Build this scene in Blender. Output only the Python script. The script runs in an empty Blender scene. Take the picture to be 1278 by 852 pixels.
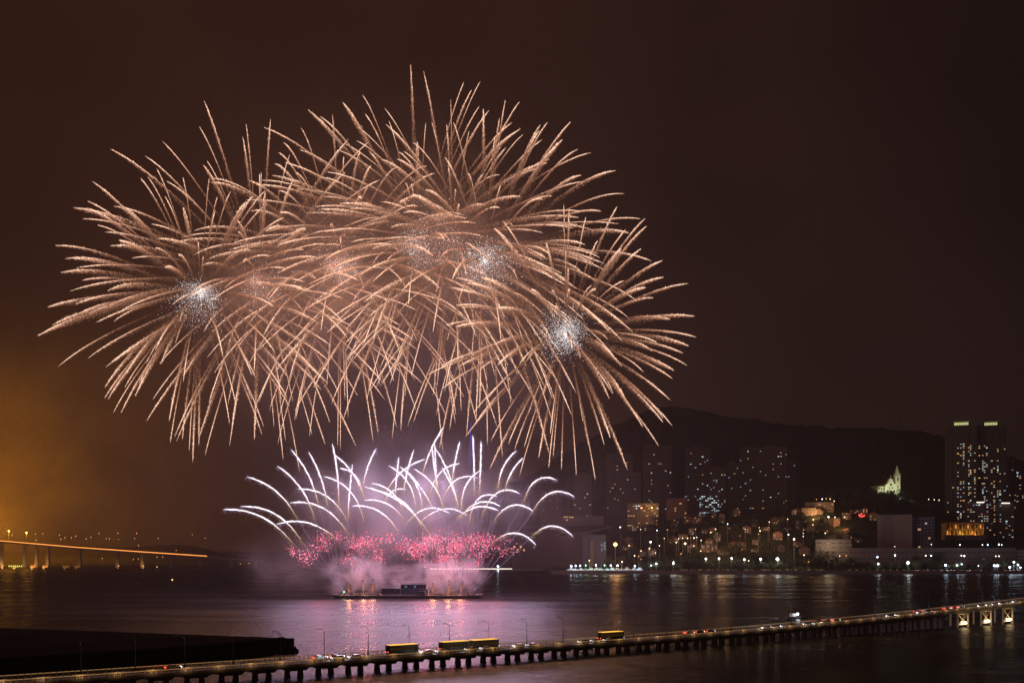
import bpy, bmesh, math, random
import numpy as np
from mathutils import Vector, Matrix

SC = bpy.context.scene
COL = SC.collection
R = math.radians
rng = np.random.default_rng(7)
rnd = random.Random(11)

# ------------------------------------------------------------------ camera
H = 40.0            # height of the viewpoint over the water
F = 1242.5          # focal length in photograph pixels (1278 wide)
HY = 682.0          # horizon row
cam = bpy.data.cameras.new('camera')
cam.lens = 35.0
cam.sensor_width = 36.0
cam.shift_y = (HY - 426.0) / 1278.0
cam.clip_start = 1.0
cam.clip_end = 20000.0
camo = bpy.data.objects.new('camera', cam)
COL.objects.link(camo)
camo.location = (0, 0, H)
camo.rotation_euler = (R(90), 0, 0)
SC.camera = camo

# ------------------------------------------------------------------ night sky
W = bpy.data.worlds.new('World')
SC.world = W
W.use_nodes = True
nt = W.node_tree
nt.nodes.clear()
out = nt.nodes.new('ShaderNodeOutputWorld')
bg = nt.nodes.new('ShaderNodeBackground')
tc = nt.nodes.new('ShaderNodeTexCoord')
sep = nt.nodes.new('ShaderNodeSeparateXYZ')
nt.links.new(tc.outputs['Generated'], sep.inputs[0])
# city light caught by low cloud: warm towards the west (left), dimmer to the east
mr = nt.nodes.new('ShaderNodeMapRange')
mr.inputs['From Min'].default_value = -0.5
mr.inputs['From Max'].default_value = 0.5
nt.links.new(sep.outputs['X'], mr.inputs['Value'])
rampx = nt.nodes.new('ShaderNodeValToRGB')
e = rampx.color_ramp.elements
e[0].position = 0.0; e[0].color = (0.0210, 0.0072, 0.0026, 1)
e[1].position = 1.0; e[1].color = (0.0072, 0.0038, 0.0033, 1)
k = e.new(0.45); k.color = (0.0235, 0.0088, 0.0058, 1)
nt.links.new(mr.outputs[0], rampx.inputs[0])
noi = nt.nodes.new('ShaderNodeTexNoise')
noi.inputs['Scale'].default_value = 2.6
noi.inputs['Detail'].default_value = 4
noi.inputs['Roughness'].default_value = 0.5
nt.links.new(tc.outputs['Generated'], noi.inputs['Vector'])
mr2 = nt.nodes.new('ShaderNodeMapRange')
mr2.inputs['From Min'].default_value = 0.3
mr2.inputs['From Max'].default_value = 0.7
mr2.inputs['To Min'].default_value = 0.45
mr2.inputs['To Max'].default_value = 1.4
nt.links.new(noi.outputs['Fac'], mr2.inputs['Value'])
nt.links.new(rampx.outputs[0], bg.inputs['Color'])
nt.links.new(mr2.outputs[0], bg.inputs['Strength'])
nt.links.new(bg.outputs[0], out.inputs[0])

# ------------------------------------------------------------------ view and sampling
SC.view_settings.view_transform = 'Standard'
SC.view_settings.look = 'None'
SC.view_settings.exposure = 0.0
SC.view_settings.gamma = 1.0
SC.view_settings.use_curve_mapping = False
SC.render.engine = 'CYCLES'
cy = SC.cycles
cy.use_denoising = True
try:
    cy.denoiser = 'OPENIMAGEDENOISE'
    cy.denoising_input_passes = 'RGB_ALBEDO_NORMAL'
    cy.denoising_prefilter = 'NONE'
    cy.denoising_quality = 'HIGH'
except Exception:
    pass
cy.max_bounces = 4
cy.diffuse_bounces = 1
cy.glossy_bounces = 2
cy.transparent_max_bounces = 8
cy.volume_bounces = 0
cy.sample_clamp_direct = 0
cy.sample_clamp_indirect = 2.0
cy.use_light_tree = True
cy.volume_step_rate = 1.0
cy.volume_max_steps = 256
cy.use_fast_gi = False
cy.caustics_reflective = True
cy.use_adaptive_sampling = False


# ------------------------------------------------------------------ helpers
def P(px, py, Y):
    """world point seen at a photograph pixel, at depth Y"""
    return Vector(((px - 639.0) / F * Y, Y, H - (py - HY) / F * Y))


def YW(py):
    """depth of the water at a photograph row"""
    return H * F / (py - HY)


def tag(o, label=None, cat=None, group=None, kind=None):
    if label: o['label'] = label
    if cat: o['category'] = cat
    if group: o['group'] = group
    if kind: o['kind'] = kind
    return o


def empty(name, loc=(0, 0, 0), rz=0.0):
    o = bpy.data.objects.new(name, None)
    COL.objects.link(o)
    o.location = loc
    o.rotation_euler = (0, 0, rz)
    o.empty_display_size = 1.0
    return o


class MB:
    """collects boxes, prisms and tubes into one mesh"""
    def __init__(self):
        self.v = []; self.f = []

    def poly(self, pts, faces):
        n = len(self.v)
        self.v += [tuple(p) for p in pts]
        self.f += [tuple(i + n for i in f) for f in faces]
        return self

    def box(self, x0, x1, y0, y1, z0, z1):
        return self.poly([(x0, y0, z0), (x1, y0, z0), (x1, y1, z0), (x0, y1, z0), (x0, y0, z1), (x1, y0, z1), (x1, y1, z1), (x0, y1, z1)],
                         [(0, 3, 2, 1), (4, 5, 6, 7), (0, 1, 5, 4), (1, 2, 6, 5), (2, 3, 7, 6), (3, 0, 4, 7)])

    def taper(self, cx, cy_, z0, z1, w0, d0, w1, d1):
        a = [(cx - w0 / 2, cy_ - d0 / 2, z0), (cx + w0 / 2, cy_ - d0 / 2, z0), (cx + w0 / 2, cy_ + d0 / 2, z0), (cx - w0 / 2, cy_ + d0 / 2, z0)]
        b = [(cx - w1 / 2, cy_ - d1 / 2, z1), (cx + w1 / 2, cy_ - d1 / 2, z1), (cx + w1 / 2, cy_ + d1 / 2, z1), (cx - w1 / 2, cy_ + d1 / 2, z1)]
        return self.poly(a + b, [(0, 3, 2, 1), (4, 5, 6, 7), (0, 1, 5, 4), (1, 2, 6, 5), (2, 3, 7, 6), (3, 0, 4, 7)])

    def prism_y(self, prof, y0, y1):
        """profile of (x, z) extruded along y"""
        n = len(prof)
        pts = [(x, y0, z) for x, z in prof] + [(x, y1, z) for x, z in prof]
        fs = [tuple(range(n)), tuple(range(2 * n - 1, n - 1, -1))]
        fs += [(i, i + n, (i + 1) % n + n, (i + 1) % n) for i in range(n)]
        return self.poly(pts, fs)

    def prism_z(self, prof, z0, z1):
        n = len(prof)
        pts = [(x, y, z0) for x, y in prof] + [(x, y, z1) for x, y in prof]
        fs = [tuple(range(n - 1, -1, -1)), tuple(range(n, 2 * n))]
        fs += [(i, (i + 1) % n, (i + 1) % n + n, i + n) for i in range(n)]
        return self.poly(pts, fs)

    def tube(self, pts, rad, sides=6):
        pts = [Vector(p) for p in pts]
        if not hasattr(rad, '__len__'):
            rad = [rad] * len(pts)
        ring = []
        n = len(pts)
        base = len(self.v)
        for i, p in enumerate(pts):
            t = (pts[min(i + 1, n - 1)] - pts[max(i - 1, 0)]).normalized()
            a = t.cross(Vector((0, 1, 0)) if abs(t.y) < 0.9 else Vector((1, 0, 0))).normalized()
            b = t.cross(a)
            for s in range(sides):
                an = 2 * math.pi * s / sides
                q = p + (a * math.cos(an) + b * math.sin(an)) * rad[i]
                self.v.append(tuple(q))
        for i in range(n - 1):
            for s in range(sides):
                a0 = base + i * sides + s; a1 = base + i * sides + (s + 1) % sides
                self.f.append((a0, a1, a1 + sides, a0 + sides))
        self.f.append(tuple(base + s for s in range(sides - 1, -1, -1)))
        self.f.append(tuple(base + (n - 1) * sides + s for s in range(sides)))
        return self

    def ball(self, c, r, seg=8, rings=5, sz=1.0):
        pts = [(c[0], c[1], c[2] - r * sz)]
        for i in range(1, rings):
            th = math.pi * i / rings
            for s in range(seg):
                a = 2 * math.pi * s / seg
                pts.append((c[0] + r * math.sin(th) * math.cos(a), c[1] + r * math.sin(th) * math.sin(a), c[2] - r * sz * math.cos(th)))
        pts.append((c[0], c[1], c[2] + r * sz))
        fs = []
        for s in range(seg):
            fs.append((0, 1 + (s + 1) % seg, 1 + s))
        for i in range(rings - 2):
            for s in range(seg):
                a = 1 + i * seg + s; b = 1 + i * seg + (s + 1) % seg
                fs.append((a, b, b + seg, a + seg))
        L = len(pts) - 1
        o = 1 + (rings - 2) * seg
        for s in range(seg):
            fs.append((L, o + s, o + (s + 1) % seg))
        return self.poly(pts, fs)

    def mesh(self, name):
        me = bpy.data.meshes.new(name)
        me.from_pydata(self.v, [], self.f)
        me.update()
        return me

    def build(self, name, mat, parent=None, bevel=0.0):
        me = self.mesh(name)
        if mat: me.materials.append(mat)
        o = bpy.data.objects.new(name, me)
        COL.objects.link(o)
        if parent: o.parent = parent
        if bevel:
            m = o.modifiers.new('bevel', 'BEVEL'); m.width = bevel; m.segments = 2
        return o


def copy_tree(o, parent=None):
    c = o.copy(); COL.objects.link(c)
    if parent: c.parent = parent
    for ch in list(o.children):
        copy_tree(ch, c)
    return c


def ordinal(n):
    words = ['first', 'second', 'third', 'fourth', 'fifth', 'sixth', 'seventh', 'eighth', 'ninth', 'tenth', 'eleventh', 'twelfth']
    if n <= 12: return words[n - 1]
    suf = 'th' if 10 < n % 100 < 14 else {1: 'st', 2: 'nd', 3: 'rd'}.get(n % 10, 'th')
    return f'{n}{suf}'


# ------------------------------------------------------------------ materials
def mat(name, col, rough=0.7, metal=0.0, noise=0.0, nscale=1.0, spec=0.3, bump=0.0):
    m = bpy.data.materials.new(name); m.use_nodes = True
    t = m.node_tree; b = t.nodes['Principled BSDF']
    b.inputs['Base Color'].default_value = (*col, 1)
    b.inputs['Roughness'].default_value = rough
    b.inputs['Metallic'].default_value = metal
    b.inputs['Specular IOR Level'].default_value = spec
    if noise or bump:
        tc = t.nodes.new('ShaderNodeTexCoord')
        n = t.nodes.new('ShaderNodeTexNoise'); n.inputs['Scale'].default_value = nscale; n.inputs['Detail'].default_value = 5
        t.links.new(tc.outputs['Object'], n.inputs['Vector'])
    if noise:
        mp = t.nodes.new('ShaderNodeMapRange')
        mp.inputs['To Min'].default_value = 1 - noise; mp.inputs['To Max'].default_value = 1 + noise
        t.links.new(n.outputs['Fac'], mp.inputs['Value'])
        mx = t.nodes.new('ShaderNodeMix'); mx.data_type = 'RGBA'; mx.blend_type = 'MULTIPLY'
        mx.inputs['Factor'].default_value = 1.0
        mx.inputs[6].default_value = (*col, 1)
        t.links.new(mp.outputs[0], mx.inputs[7])
        t.links.new(mx.outputs[2], b.inputs['Base Color'])
    if bump:
        bp = t.nodes.new('ShaderNodeBump'); bp.inputs['Strength'].default_value = bump
        t.links.new(n.outputs['Fac'], bp.inputs['Height']); t.links.new(bp.outputs[0], b.inputs['Normal'])
    return m


def emit(name, col, s, sampling='NONE'):
    m = bpy.data.materials.new(name); m.use_nodes = True
    t = m.node_tree; t.nodes.clear()
    o = t.nodes.new('ShaderNodeOutputMaterial'); e = t.nodes.new('ShaderNodeEmission')
    e.inputs['Color'].default_value = (*col, 1); e.inputs['Strength'].default_value = s
    t.links.new(e.outputs[0], o.inputs[0])
    m.cycles.emission_sampling = sampling
    return m


def spark_mat():
    m = bpy.data.materials.new('burning_sparks'); m.use_nodes = True
    t = m.node_tree; t.nodes.clear()
    o = t.nodes.new('ShaderNodeOutputMaterial'); e = t.nodes.new('ShaderNodeEmission')
    a = t.nodes.new('ShaderNodeAttribute'); a.attribute_name = 'glow_colour'
    t.links.new(a.outputs['Color'], e.inputs['Color']); e.inputs['Strength'].default_value = 1.0
    t.links.new(e.outputs[0], o.inputs[0])
    m.cycles.emission_sampling = 'NONE'
    return m


M = {}
M['spark'] = spark_mat()
M['asphalt'] = mat('asphalt', (0.05, 0.05, 0.052), 0.8, noise=0.3, nscale=0.5)
M['paint'] = mat('road_paint', (0.7, 0.7, 0.66), 0.6)
M['concrete'] = mat('bridge_concrete', (0.2, 0.19, 0.175), 0.85, noise=0.25, nscale=0.4)
M['rail'] = mat('painted_rail', (0.55, 0.5, 0.42), 0.5, noise=0.15, nscale=0.8)
M['dark_metal'] = mat('dark_metal', (0.06, 0.06, 0.065), 0.5, 0.6)
M['galv'] = mat('galvanised_steel', (0.3, 0.3, 0.3), 0.45, 0.7)
M['rock'] = mat('rock', (0.04, 0.037, 0.034), 0.95, noise=0.4, nscale=0.3, spec=0.0)
M['soil'] = mat('soil', (0.022, 0.02, 0.017), 0.95, noise=0.4, nscale=0.05, spec=0.0)
M['wall_stone'] = mat('wall_stone', (0.04, 0.037, 0.034), 0.95, noise=0.3, nscale=0.3, spec=0.0)
M['land'] = mat('land', (0.045, 0.045, 0.038), 0.95, noise=0.4, nscale=0.02)
M['hill'] = mat('wooded_hill', (0.03, 0.036, 0.022), 1.0, noise=0.5, nscale=0.02, spec=0.0)
M['quay'] = mat('quay_stone', (0.16, 0.15, 0.14), 0.9, noise=0.3, nscale=0.1)
M['hull'] = mat('hull_steel', (0.06, 0.05, 0.052), 0.6, 0.2, noise=0.4, nscale=0.2)
M['deckplate'] = mat('deck_plate', (0.08, 0.075, 0.075), 0.7, 0.2, noise=0.3, nscale=0.5)
M['container'] = mat('container_steel', (0.05, 0.055, 0.08), 0.55, 0.2, noise=0.2, nscale=0.5)
M['cabin'] = mat('cabin_panel', (0.07, 0.085, 0.13), 0.6, 0.1, noise=0.2, nscale=0.5)
M['leaf'] = mat('leaves', (0.04, 0.045, 0.02), 0.9, noise=0.5, nscale=0.4)
M['bark'] = mat('bark', (0.09, 0.065, 0.045), 0.95, noise=0.3, nscale=2)
M['tower_wall'] = mat('tower_wall', (0.1, 0.09, 0.085), 0.8, noise=0.15, nscale=0.05)
M['tower_far'] = mat('far_tower_wall', (0.11, 0.10, 0.10), 0.8, noise=0.15, nscale=0.05)
M['dark_glass'] = mat('dark_glass', (0.02, 0.022, 0.026), 0.2, spec=0.5)
M['pale_wall'] = mat('pale_render', (0.2, 0.155, 0.14), 0.85, noise=0.12, nscale=0.08)
M['pink_wall'] = mat('pink_render', (0.28, 0.18, 0.145), 0.85, noise=0.15, nscale=0.1)
M['cream_wall'] = mat('cream_render', (0.3, 0.25, 0.19), 0.85, noise=0.15, nscale=0.1)
M['grey_wall'] = mat('grey_render', (0.14, 0.125, 0.125), 0.85, noise=0.15, nscale=0.1)
M['blue_wall'] = mat('blue_cladding', (0.12, 0.14, 0.2), 0.5, noise=0.15, nscale=0.1)
M['yellow_wall'] = mat('yellow_render', (0.62, 0.42, 0.14), 0.85, noise=0.12, nscale=0.2)
M['white_wall'] = mat('white_render', (0.72, 0.72, 0.64), 0.85, noise=0.08, nscale=0.2)
M['roof_tile'] = mat('roof_tile', (0.2, 0.09, 0.06), 0.9, noise=0.3, nscale=0.5)
M['roof_flat'] = mat('roof_felt', (0.13, 0.12, 0.12), 0.9, noise=0.3, nscale=0.3)
M['hall_roof'] = mat('hall_roof_panels', (0.12, 0.10, 0.10), 0.6, noise=0.15, nscale=0.2)
M['hall_wall'] = mat('hall_cladding', (0.065, 0.042, 0.04), 0.7, noise=0.15, nscale=0.1)
M['terminal_wall'] = mat('terminal_cladding', (0.15, 0.115, 0.105), 0.85, noise=0.15, nscale=0.06)
M['boat_white'] = mat('boat_white', (0.75, 0.75, 0.74), 0.4, noise=0.05)
M['rubber'] = mat('tyre_rubber', (0.02, 0.02, 0.02), 0.9)
M['car_white'] = mat('car_white_paint', (0.7, 0.7, 0.7), 0.3, 0.0, noise=0.05)
M['car_dark'] = mat('car_dark_paint', (0.05, 0.05, 0.06), 0.3, 0.2)
M['bus_paint'] = mat('bus_paint', (0.03, 0.024, 0.018), 0.6, noise=0.05)
M['win_warm'] = emit('lit_window_warm', (1.0, 0.58, 0.26), 0.55)
M['win_white'] = emit('lit_window_white', (0.9, 0.86, 0.75), 0.45)
M['win_cool'] = emit('lit_window_cool', (0.55, 0.82, 1.0), 0.45)
M['win_bright'] = emit('lit_window_bright', (0.75, 0.95, 1.0), 1.1)
M['win_amber'] = emit('lit_window_amber', (1.0, 0.48, 0.13), 0.85)
M['lamp_white'] = emit('flood_lamp', (0.92, 0.97, 1.0), 14)
M['lamp_cool'] = emit('flood_lamp_cool', (0.55, 0.75, 1.0), 12)
M['lamp_warm'] = emit('warm_lamp', (1.0, 0.78, 0.42), 10)
M['lamp_orange'] = emit('sodium_lamp', (1.0, 0.45, 0.08), 12)
M['lamp_small'] = emit('small_lamp', (1.0, 0.85, 0.65), 3)
M['lamp_small_orange'] = emit('small_orange_lamp', (1.0, 0.5, 0.15), 1.6)
M['lamp_green'] = emit('green_lamp', (0.3, 1.0, 0.55), 4)
M['lamp_red'] = emit('red_sign_lamp', (1.0, 0.06, 0.05), 4)
M['head'] = emit('head_lamp', (0.93, 0.96, 1.0), 9)
M['tail'] = emit('tail_lamp', (1.0, 0.07, 0.03), 4)
M['bus_amber'] = emit('bus_amber_light', (1.0, 0.5, 0.07), 1.8)
M['bus_window'] = emit('bus_window_light', (1.0, 0.5, 0.12), 0.025)
M['crown_green'] = emit('tower_crown_light', (0.78, 0.9, 0.35), 0.75)
M['line_orange'] = emit('traffic_trail_orange', (1.0, 0.33, 0.07), 2.2)
M['hill_lamp'] = emit('hillside_lamp', (1.0, 0.5, 0.16), 3.2)
M['cabin_window'] = emit('cabin_window', (0.5, 0.75, 1.0), 0.18)
M['lamp_warm_small'] = emit('small_warm_lamp', (1.0, 0.72, 0.4), 4.5)
M['wall_light'] = emit('wall_light', (1.0, 0.62, 0.28), 0.55)
M['rail_light'] = emit('rail_glow', (1.0, 0.55, 0.2), 0.42)
M['line_white'] = emit('light_trail_bar', (1.0, 0.88, 0.7), 2.0)


def lamp(name, loc, power, col, radius=1.0):
    l = bpy.data.lights.new(name, 'POINT')
    l.energy = power; l.color = col; l.shadow_soft_size = radius
    o = bpy.data.objects.new(name, l); COL.objects.link(o); o.location = loc
    return o


# ------------------------------------------------------------------ water
def water():
    me = bpy.data.meshes.new('water')
    me.from_pydata([(-6000, -60, 0), (6000, -60, 0), (6000, 9000, 0), (-6000, 9000, 0)], [], [(0, 1, 2, 3)])
    m = bpy.data.materials.new('sea_water'); m.use_nodes = True
    t = m.node_tree; b = t.nodes['Principled BSDF']
    # a wind-ruffled sea seen at a low angle mirrors only part of the sky: dark water under a rough mirror of limited strength
    t.nodes.remove(b)
    b = t.nodes.new('ShaderNodeBsdfGlossy'); b.inputs['Color'].default_value = (1, 1, 1, 1)
    df = t.nodes.new('ShaderNodeBsdfDiffuse'); df.inputs['Color'].default_value = (0.006, 0.0055, 0.006, 1)
    lw = t.nodes.new('ShaderNodeFresnel'); lw.inputs['IOR'].default_value = 1.33
    lim = t.nodes.new('ShaderNodeMath'); lim.operation = 'MINIMUM'; lim.inputs[1].default_value = 0.11
    t.links.new(lw.outputs[0], lim.inputs[0])
    ms = t.nodes.new('ShaderNodeMixShader'); t.links.new(lim.outputs[0], ms.inputs[0])
    t.links.new(df.outputs[0], ms.inputs[1]); t.links.new(b.outputs[0], ms.inputs[2])
    t.links.new(ms.outputs[0], t.nodes['Material Output'].inputs['Surface'])
    tc = t.nodes.new('ShaderNodeTexCoord')
    mp = t.nodes.new('ShaderNodeMapping'); mp.inputs['Scale'].default_value = (0.05, 0.16, 1)
    mp.inputs['Rotation'].default_value = (0, 0, R(-8))
    t.links.new(tc.outputs['Object'], mp.inputs[0])
    n = t.nodes.new('ShaderNodeTexNoise'); n.inputs['Scale'].default_value = 1.0; n.inputs['Detail'].default_value = 7; n.inputs['Roughness'].default_value = 0.62
    t.links.new(mp.outputs[0], n.inputs['Vector'])
    bp = t.nodes.new('ShaderNodeBump'); bp.inputs['Strength'].default_value = 1.0; bp.inputs['Distance'].default_value = 1.8
    t.links.new(n.outputs['Fac'], bp.inputs['Height']); t.links.new(bp.outputs[0], b.inputs['Normal'])
    # wind-roughened and smooth patches
    mp2 = t.nodes.new('ShaderNodeMapping'); mp2.inputs['Scale'].default_value = (0.004, 0.022, 1)
    t.links.new(tc.outputs['Object'], mp2.inputs[0])
    n2 = t.nodes.new('ShaderNodeTexNoise'); n2.inputs['Detail'].default_value = 4; n2.inputs['Scale'].default_value = 1
    t.links.new(mp2.outputs[0], n2.inputs['Vector'])
    mr = t.nodes.new('ShaderNodeMapRange'); mr.inputs['From Min'].default_value = 0.35; mr.inputs['From Max'].default_value = 0.65
    mr.inputs['To Min'].default_value = 0.22; mr.inputs['To Max'].default_value = 0.33
    t.links.new(n2.outputs['Fac'], mr.inputs['Value']); t.links.new(mr.outputs[0], b.inputs['Roughness'])
    me.materials.append(m)
    o = bpy.data.objects.new('water', me); COL.objects.link(o)
    tag(o, kind='structure')


water()

# ------------------------------------------------------------------ terrain of the far shore
QY = 1462.0     # quay line on the right


def interp(x, xs, ys):
    return float(np.interp(x, xs, ys))


R1X = [560, 700, 760, 820, 880, 960, 1030, 1075, 1100, 1130, 1160, 1200, 1260, 1400]
R1Y = [690, 682, 668, 652, 640, 634, 624, 620, 619.5, 620, 630, 650, 662, 668]
R2X = [250, 380, 480, 560, 640, 700, 760, 800, 825, 845, 870, 900, 960, 1040, 1100, 1150, 1180, 1240, 1278, 1400, 1600]
R2Y = [684, 680, 668, 645, 606, 570, 536, 515, 508.5, 508, 513, 521, 528, 535, 535, 541, 546, 566, 575, 600, 640]


def zrow(py, Y):
    return H - (py - HY) / F * Y


def terrain(X, Y):
    b = X / Y * F + 639
    base = 4.6
    g1 = zrow(interp(b, R1X, R1Y), 1900) - base
    s = (Y - 1900) / 1.0
    f1 = math.exp(-(s / 210.0) ** 2) if s < 0 else math.exp(-(s / 230.0) ** 2)
    ramp = min(1.0, max(0.0, (Y - 1500) / 60.0))
    g2 = zrow(interp(b, R2X, R2Y), 2800) - base
    s2 = (Y - 2800)
    f2 = math.exp(-(s2 / 330.0) ** 2)
    wob = 3.0 * math.sin(X * 0.013 + Y * 0.007) + 2.5 * math.sin(X * 0.031 - Y * 0.017)
    return base + max(0, g1) * f1 * ramp + max(0, g2) * f2 + max(0, wob) * min(1, max(0, (Y - 2150) / 200))


def rough(x, y):
    return 5 * math.sin(x * 0.045 + math.sin(y * 0.02) * 2) * math.sin(x * 0.017 + y * 0.031) + 2.5 * math.sin(x * 0.13 + y * 0.05)


def build_terrain():
    xs = np.linspace(-420, 2300, 230)
    ys = np.concatenate([np.linspace(QY + 4, 2100, 40), np.linspace(2130, 3500, 40)])
    v = []; f = []
    r = random.Random(3)
    for j, y in enumerate(ys):
        for i, x in enumerate(xs):
            # keep bearings: fan the grid outwards with distance
            X = x * (y / 2200.0) if x > 0 else x
            z = terrain(X, y)
            if y > 2200: z += r.uniform(-3.5, 3.5)
            z += rough(X, y) if y > 2100 else 0
            if X < 57 and y < 2000 or X < -150 and y < 2420: z = -4.0
            v.append((X, y, z))
    nx = len(xs)
    for j in range(len(ys) - 1):
        for i in range(nx - 1):
            a = j * nx + i
            f.append((a, a + 1, a + 1 + nx, a + nx))
    me = bpy.data.meshes.new('hillside_terrain'); me.from_pydata(v, [], f); me.materials.append(M['hill'])
    o = bpy.data.objects.new('hillside_terrain', me); COL.objects.link(o); tag(o, kind='structure')
    mb = MB()
    # shoreline land and the vertical face of the quay, right part then the set-back left part
    mb.prism_z([(58, QY), (1700, QY), (1700, QY + 320), (58, QY + 320)], -3, 4.55)
    mb.build('shore_land', M['land']); tag(bpy.data.objects['shore_land'], kind='structure')
    mb = MB()
    mb.prism_z([(-150, 1745), (56, 1745), (56, 2000), (-150, 2000)], -3, 2.2)
    o = mb.build('side_quay_land', M['land']); tag(o, kind='structure')
    mb = MB(); mb.box(58, 1700, QY - 1.6, QY - 0.05, -3, 5.4)
    o = mb.build('sea_wall', M['quay']); tag(o, 'long low stone sea wall along the far city shore', 'sea wall')
    mb = MB()
    for i in range(60):
        x = -2600 + i * 42
    prof = []
    r = random.Random(9)
    v = []; f = []
    n = 70
    for i in range(n + 1):
        X = -3000 + i * 42
        hh = (26 + 16 * math.sin(i * 0.31) + 8 * math.sin(i * 0.77 + 1)) * min(1, max(0.05, (n - i) / 14))
        v += [(X, 2500, -2), (X, 2560, 3 + hh * 0.3), (X, 2800, 5 + hh), (X, 3100, -2)]
    for i in range(n):
        for j in range(3):
            a = i * 4 + j; f.append((a, a + 4, a + 5, a + 1))
    me = bpy.data.meshes.new('far_shore_hills'); me.from_pydata(v, [], f); me.materials.append(M['hill'])
    o = bpy.data.objects.new('far_shore_hills', me); COL.objects.link(o); tag(o, kind='structure')


build_terrain()

# ------------------------------------------------------------------ dark spit of land at the left
SP = dict(z=5.0)
spit_front = [P(-160, 856, YW(856)), P(0, 844, YW(844)), P(120, 835, YW(835)), P(241, 826, YW(826)), P(330, 816.5, YW(816.5)), P(356, 813, YW(813))]
mb = MB()
front = [(p.x, p.y) for p in spit_front]
YB1 = (H - 5.0) * F / (797 - HY)
YB0 = (H - 5.0) * F / (783.5 - HY)
back = [(-83.5, YB1 + 3.5), (-140, 402), ((0 - 639) / F * YB0, YB0 + 2), ((-200 - 639) / F * (YB0 + 12), YB0 + 14)]
mb.prism_z(front + back, -3, 5.0)
o = mb.build('spit_of_land', M['soil']); tag(o, kind='structure')
# low wall on top of its edge
mb = MB()
for a, b in zip(spit_front[:-1], spit_front[1:]):
    d = (b - a); d.z = 0; L = d.length; d.normalize(); nrm = Vector((-d.y, d.x, 0))
    q = [(a + nrm * 0.3), (b + nrm * 0.3), (b + nrm * 0.9), (a + nrm * 0.9)]
    mb.prism_z([(p.x, p.y) for p in q], 5.0, 5.7)
o = mb.build('retaining_wall', M['wall_stone']); tag(o, 'low dark stone wall along the edge of the unlit spit', 'wall')
# boulders at its tip
r = random.Random(5)
mb = MB()
ROCKS = []
for i in range(26):
    t = r.random()
    px = 354 + t * 17; py = 814 - r.random() * 3 + t * 1.0
    p = P(px, py, YW(py)); s = r.uniform(0.9, 1.9) * (1.25 - 0.7 * t)
    bm = bmesh.new(); bmesh.ops.create_icosphere(bm, subdivisions=2, radius=1)
    for v in bm.verts:
        v.co *= 1 + 0.28 * math.sin(v.co.x * 4 + i) * math.cos(v.co.y * 3.1 + i * 2) + r.uniform(-0.08, 0.08)
        v.co.z *= 0.75
    me = bpy.data.meshes.new('boulder'); bm.to_mesh(me); bm.free(); me.materials.append(M['rock'])
    o = bpy.data.objects.new('boulder', me); COL.objects.link(o)
    o.location = (p.x, p.y, s * 0.35 + max(0, (1 - t)) * 2.2 * r.random()); o.scale = (s, s, s); o.rotation_euler = (r.random(), r.random(), r.random() * 6)
    ROCKS.append(o)
ROCKS.sort(key=lambda o: o.location.x)
for i, o in enumerate(ROCKS):
    tag(o, f'dark boulder at the tip of the spit, {ordinal(i + 1)} from the wall end', 'boulder', 'boulders at the tip of the spit')

# ------------------------------------------------------------------ near bridge
BE = Vector((0.832, 0.5547, 0)); BN = Vector((-0.5547, 0.832, 0)); BO = Vector((-80, 292, 0))
BW = 11.0      # deck width; the line BO..BE is its near edge


def deck_z(s):
    z = 3.4
    if s > 150: z += ((s - 150) / 257.0) ** 1.7 * 5.4
    return z


def bpt(s, n, z):
    p = BO + BE * s + BN * n
    return Vector((p.x, p.y, z))


S0, S1 = -110, 560
SS = np.arange(S0, S1 + 1, 10.0)


def strip(profile, name, m, parent, ss=SS, zf=deck_z):
    """closed profile of (n, dz) swept along the bridge"""
    v = []; f = []; k = len(profile)
    for s in ss:
        for n, dz in profile: v.append(tuple(bpt(s, n, zf(s) + dz)))
    for i in range(len(ss) - 1):
        for j in range(k):
            a = i * k + j; b = i * k + (j + 1) % k
            f.append((a, b, b + k, a + k))
    f.append(tuple(range(k - 1, -1, -1))); f.append(tuple((len(ss) - 1) * k + j for j in range(k)))
    me = bpy.data.meshes.new(name); me.from_pydata(v, [], f); me.materials.append(m)
    o = bpy.data.objects.new(name, me); COL.objects.link(o); o.parent = parent
    return o


bridge = empty('road_bridge', (0, 0, 0))
tag(bridge, 'long low road bridge on paired columns crossing the water in front', 'bridge')
strip([(0.2, 0), (1.0, -0.35), (BW - 1.0, -0.35), (BW - 0.2, 0), (BW, 0.55), (BW, 1.0), (0, 1.0), (0, 0.55)], 'deck', M['concrete'], bridge)
strip([(1.4, 1.004), (BW - 1.4, 1.004), (BW - 1.4, 1.03), (1.4, 1.03)], 'carriageway', M['asphalt'], bridge)
for nn in (0.25, BW - 1.35):
    strip([(nn, 1.002), (nn + 1.1, 1.002), (nn + 1.1, 1.14), (nn, 1.14)], 'footway', M['concrete'], bridge)
mb = MB()
for s in np.arange(S0, S1, 8.0):
    a, b, c, d = bpt(s, 5.44, 0), bpt(s + 4, 5.44, 0), bpt(s + 4, 5.56, 0), bpt(s, 5.56, 0)
    z0 = deck_z(s) + 1.036; z1 = deck_z(s + 4) + 1.036
    mb.poly([(a.x, a.y, z0), (b.x, b.y, z1), (c.x, c.y, z1), (d.x, d.y, z0)], [(0, 1, 2, 3)])
tag(mb.build('lane_marking', M['paint'], bridge), kind='stuff')
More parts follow.
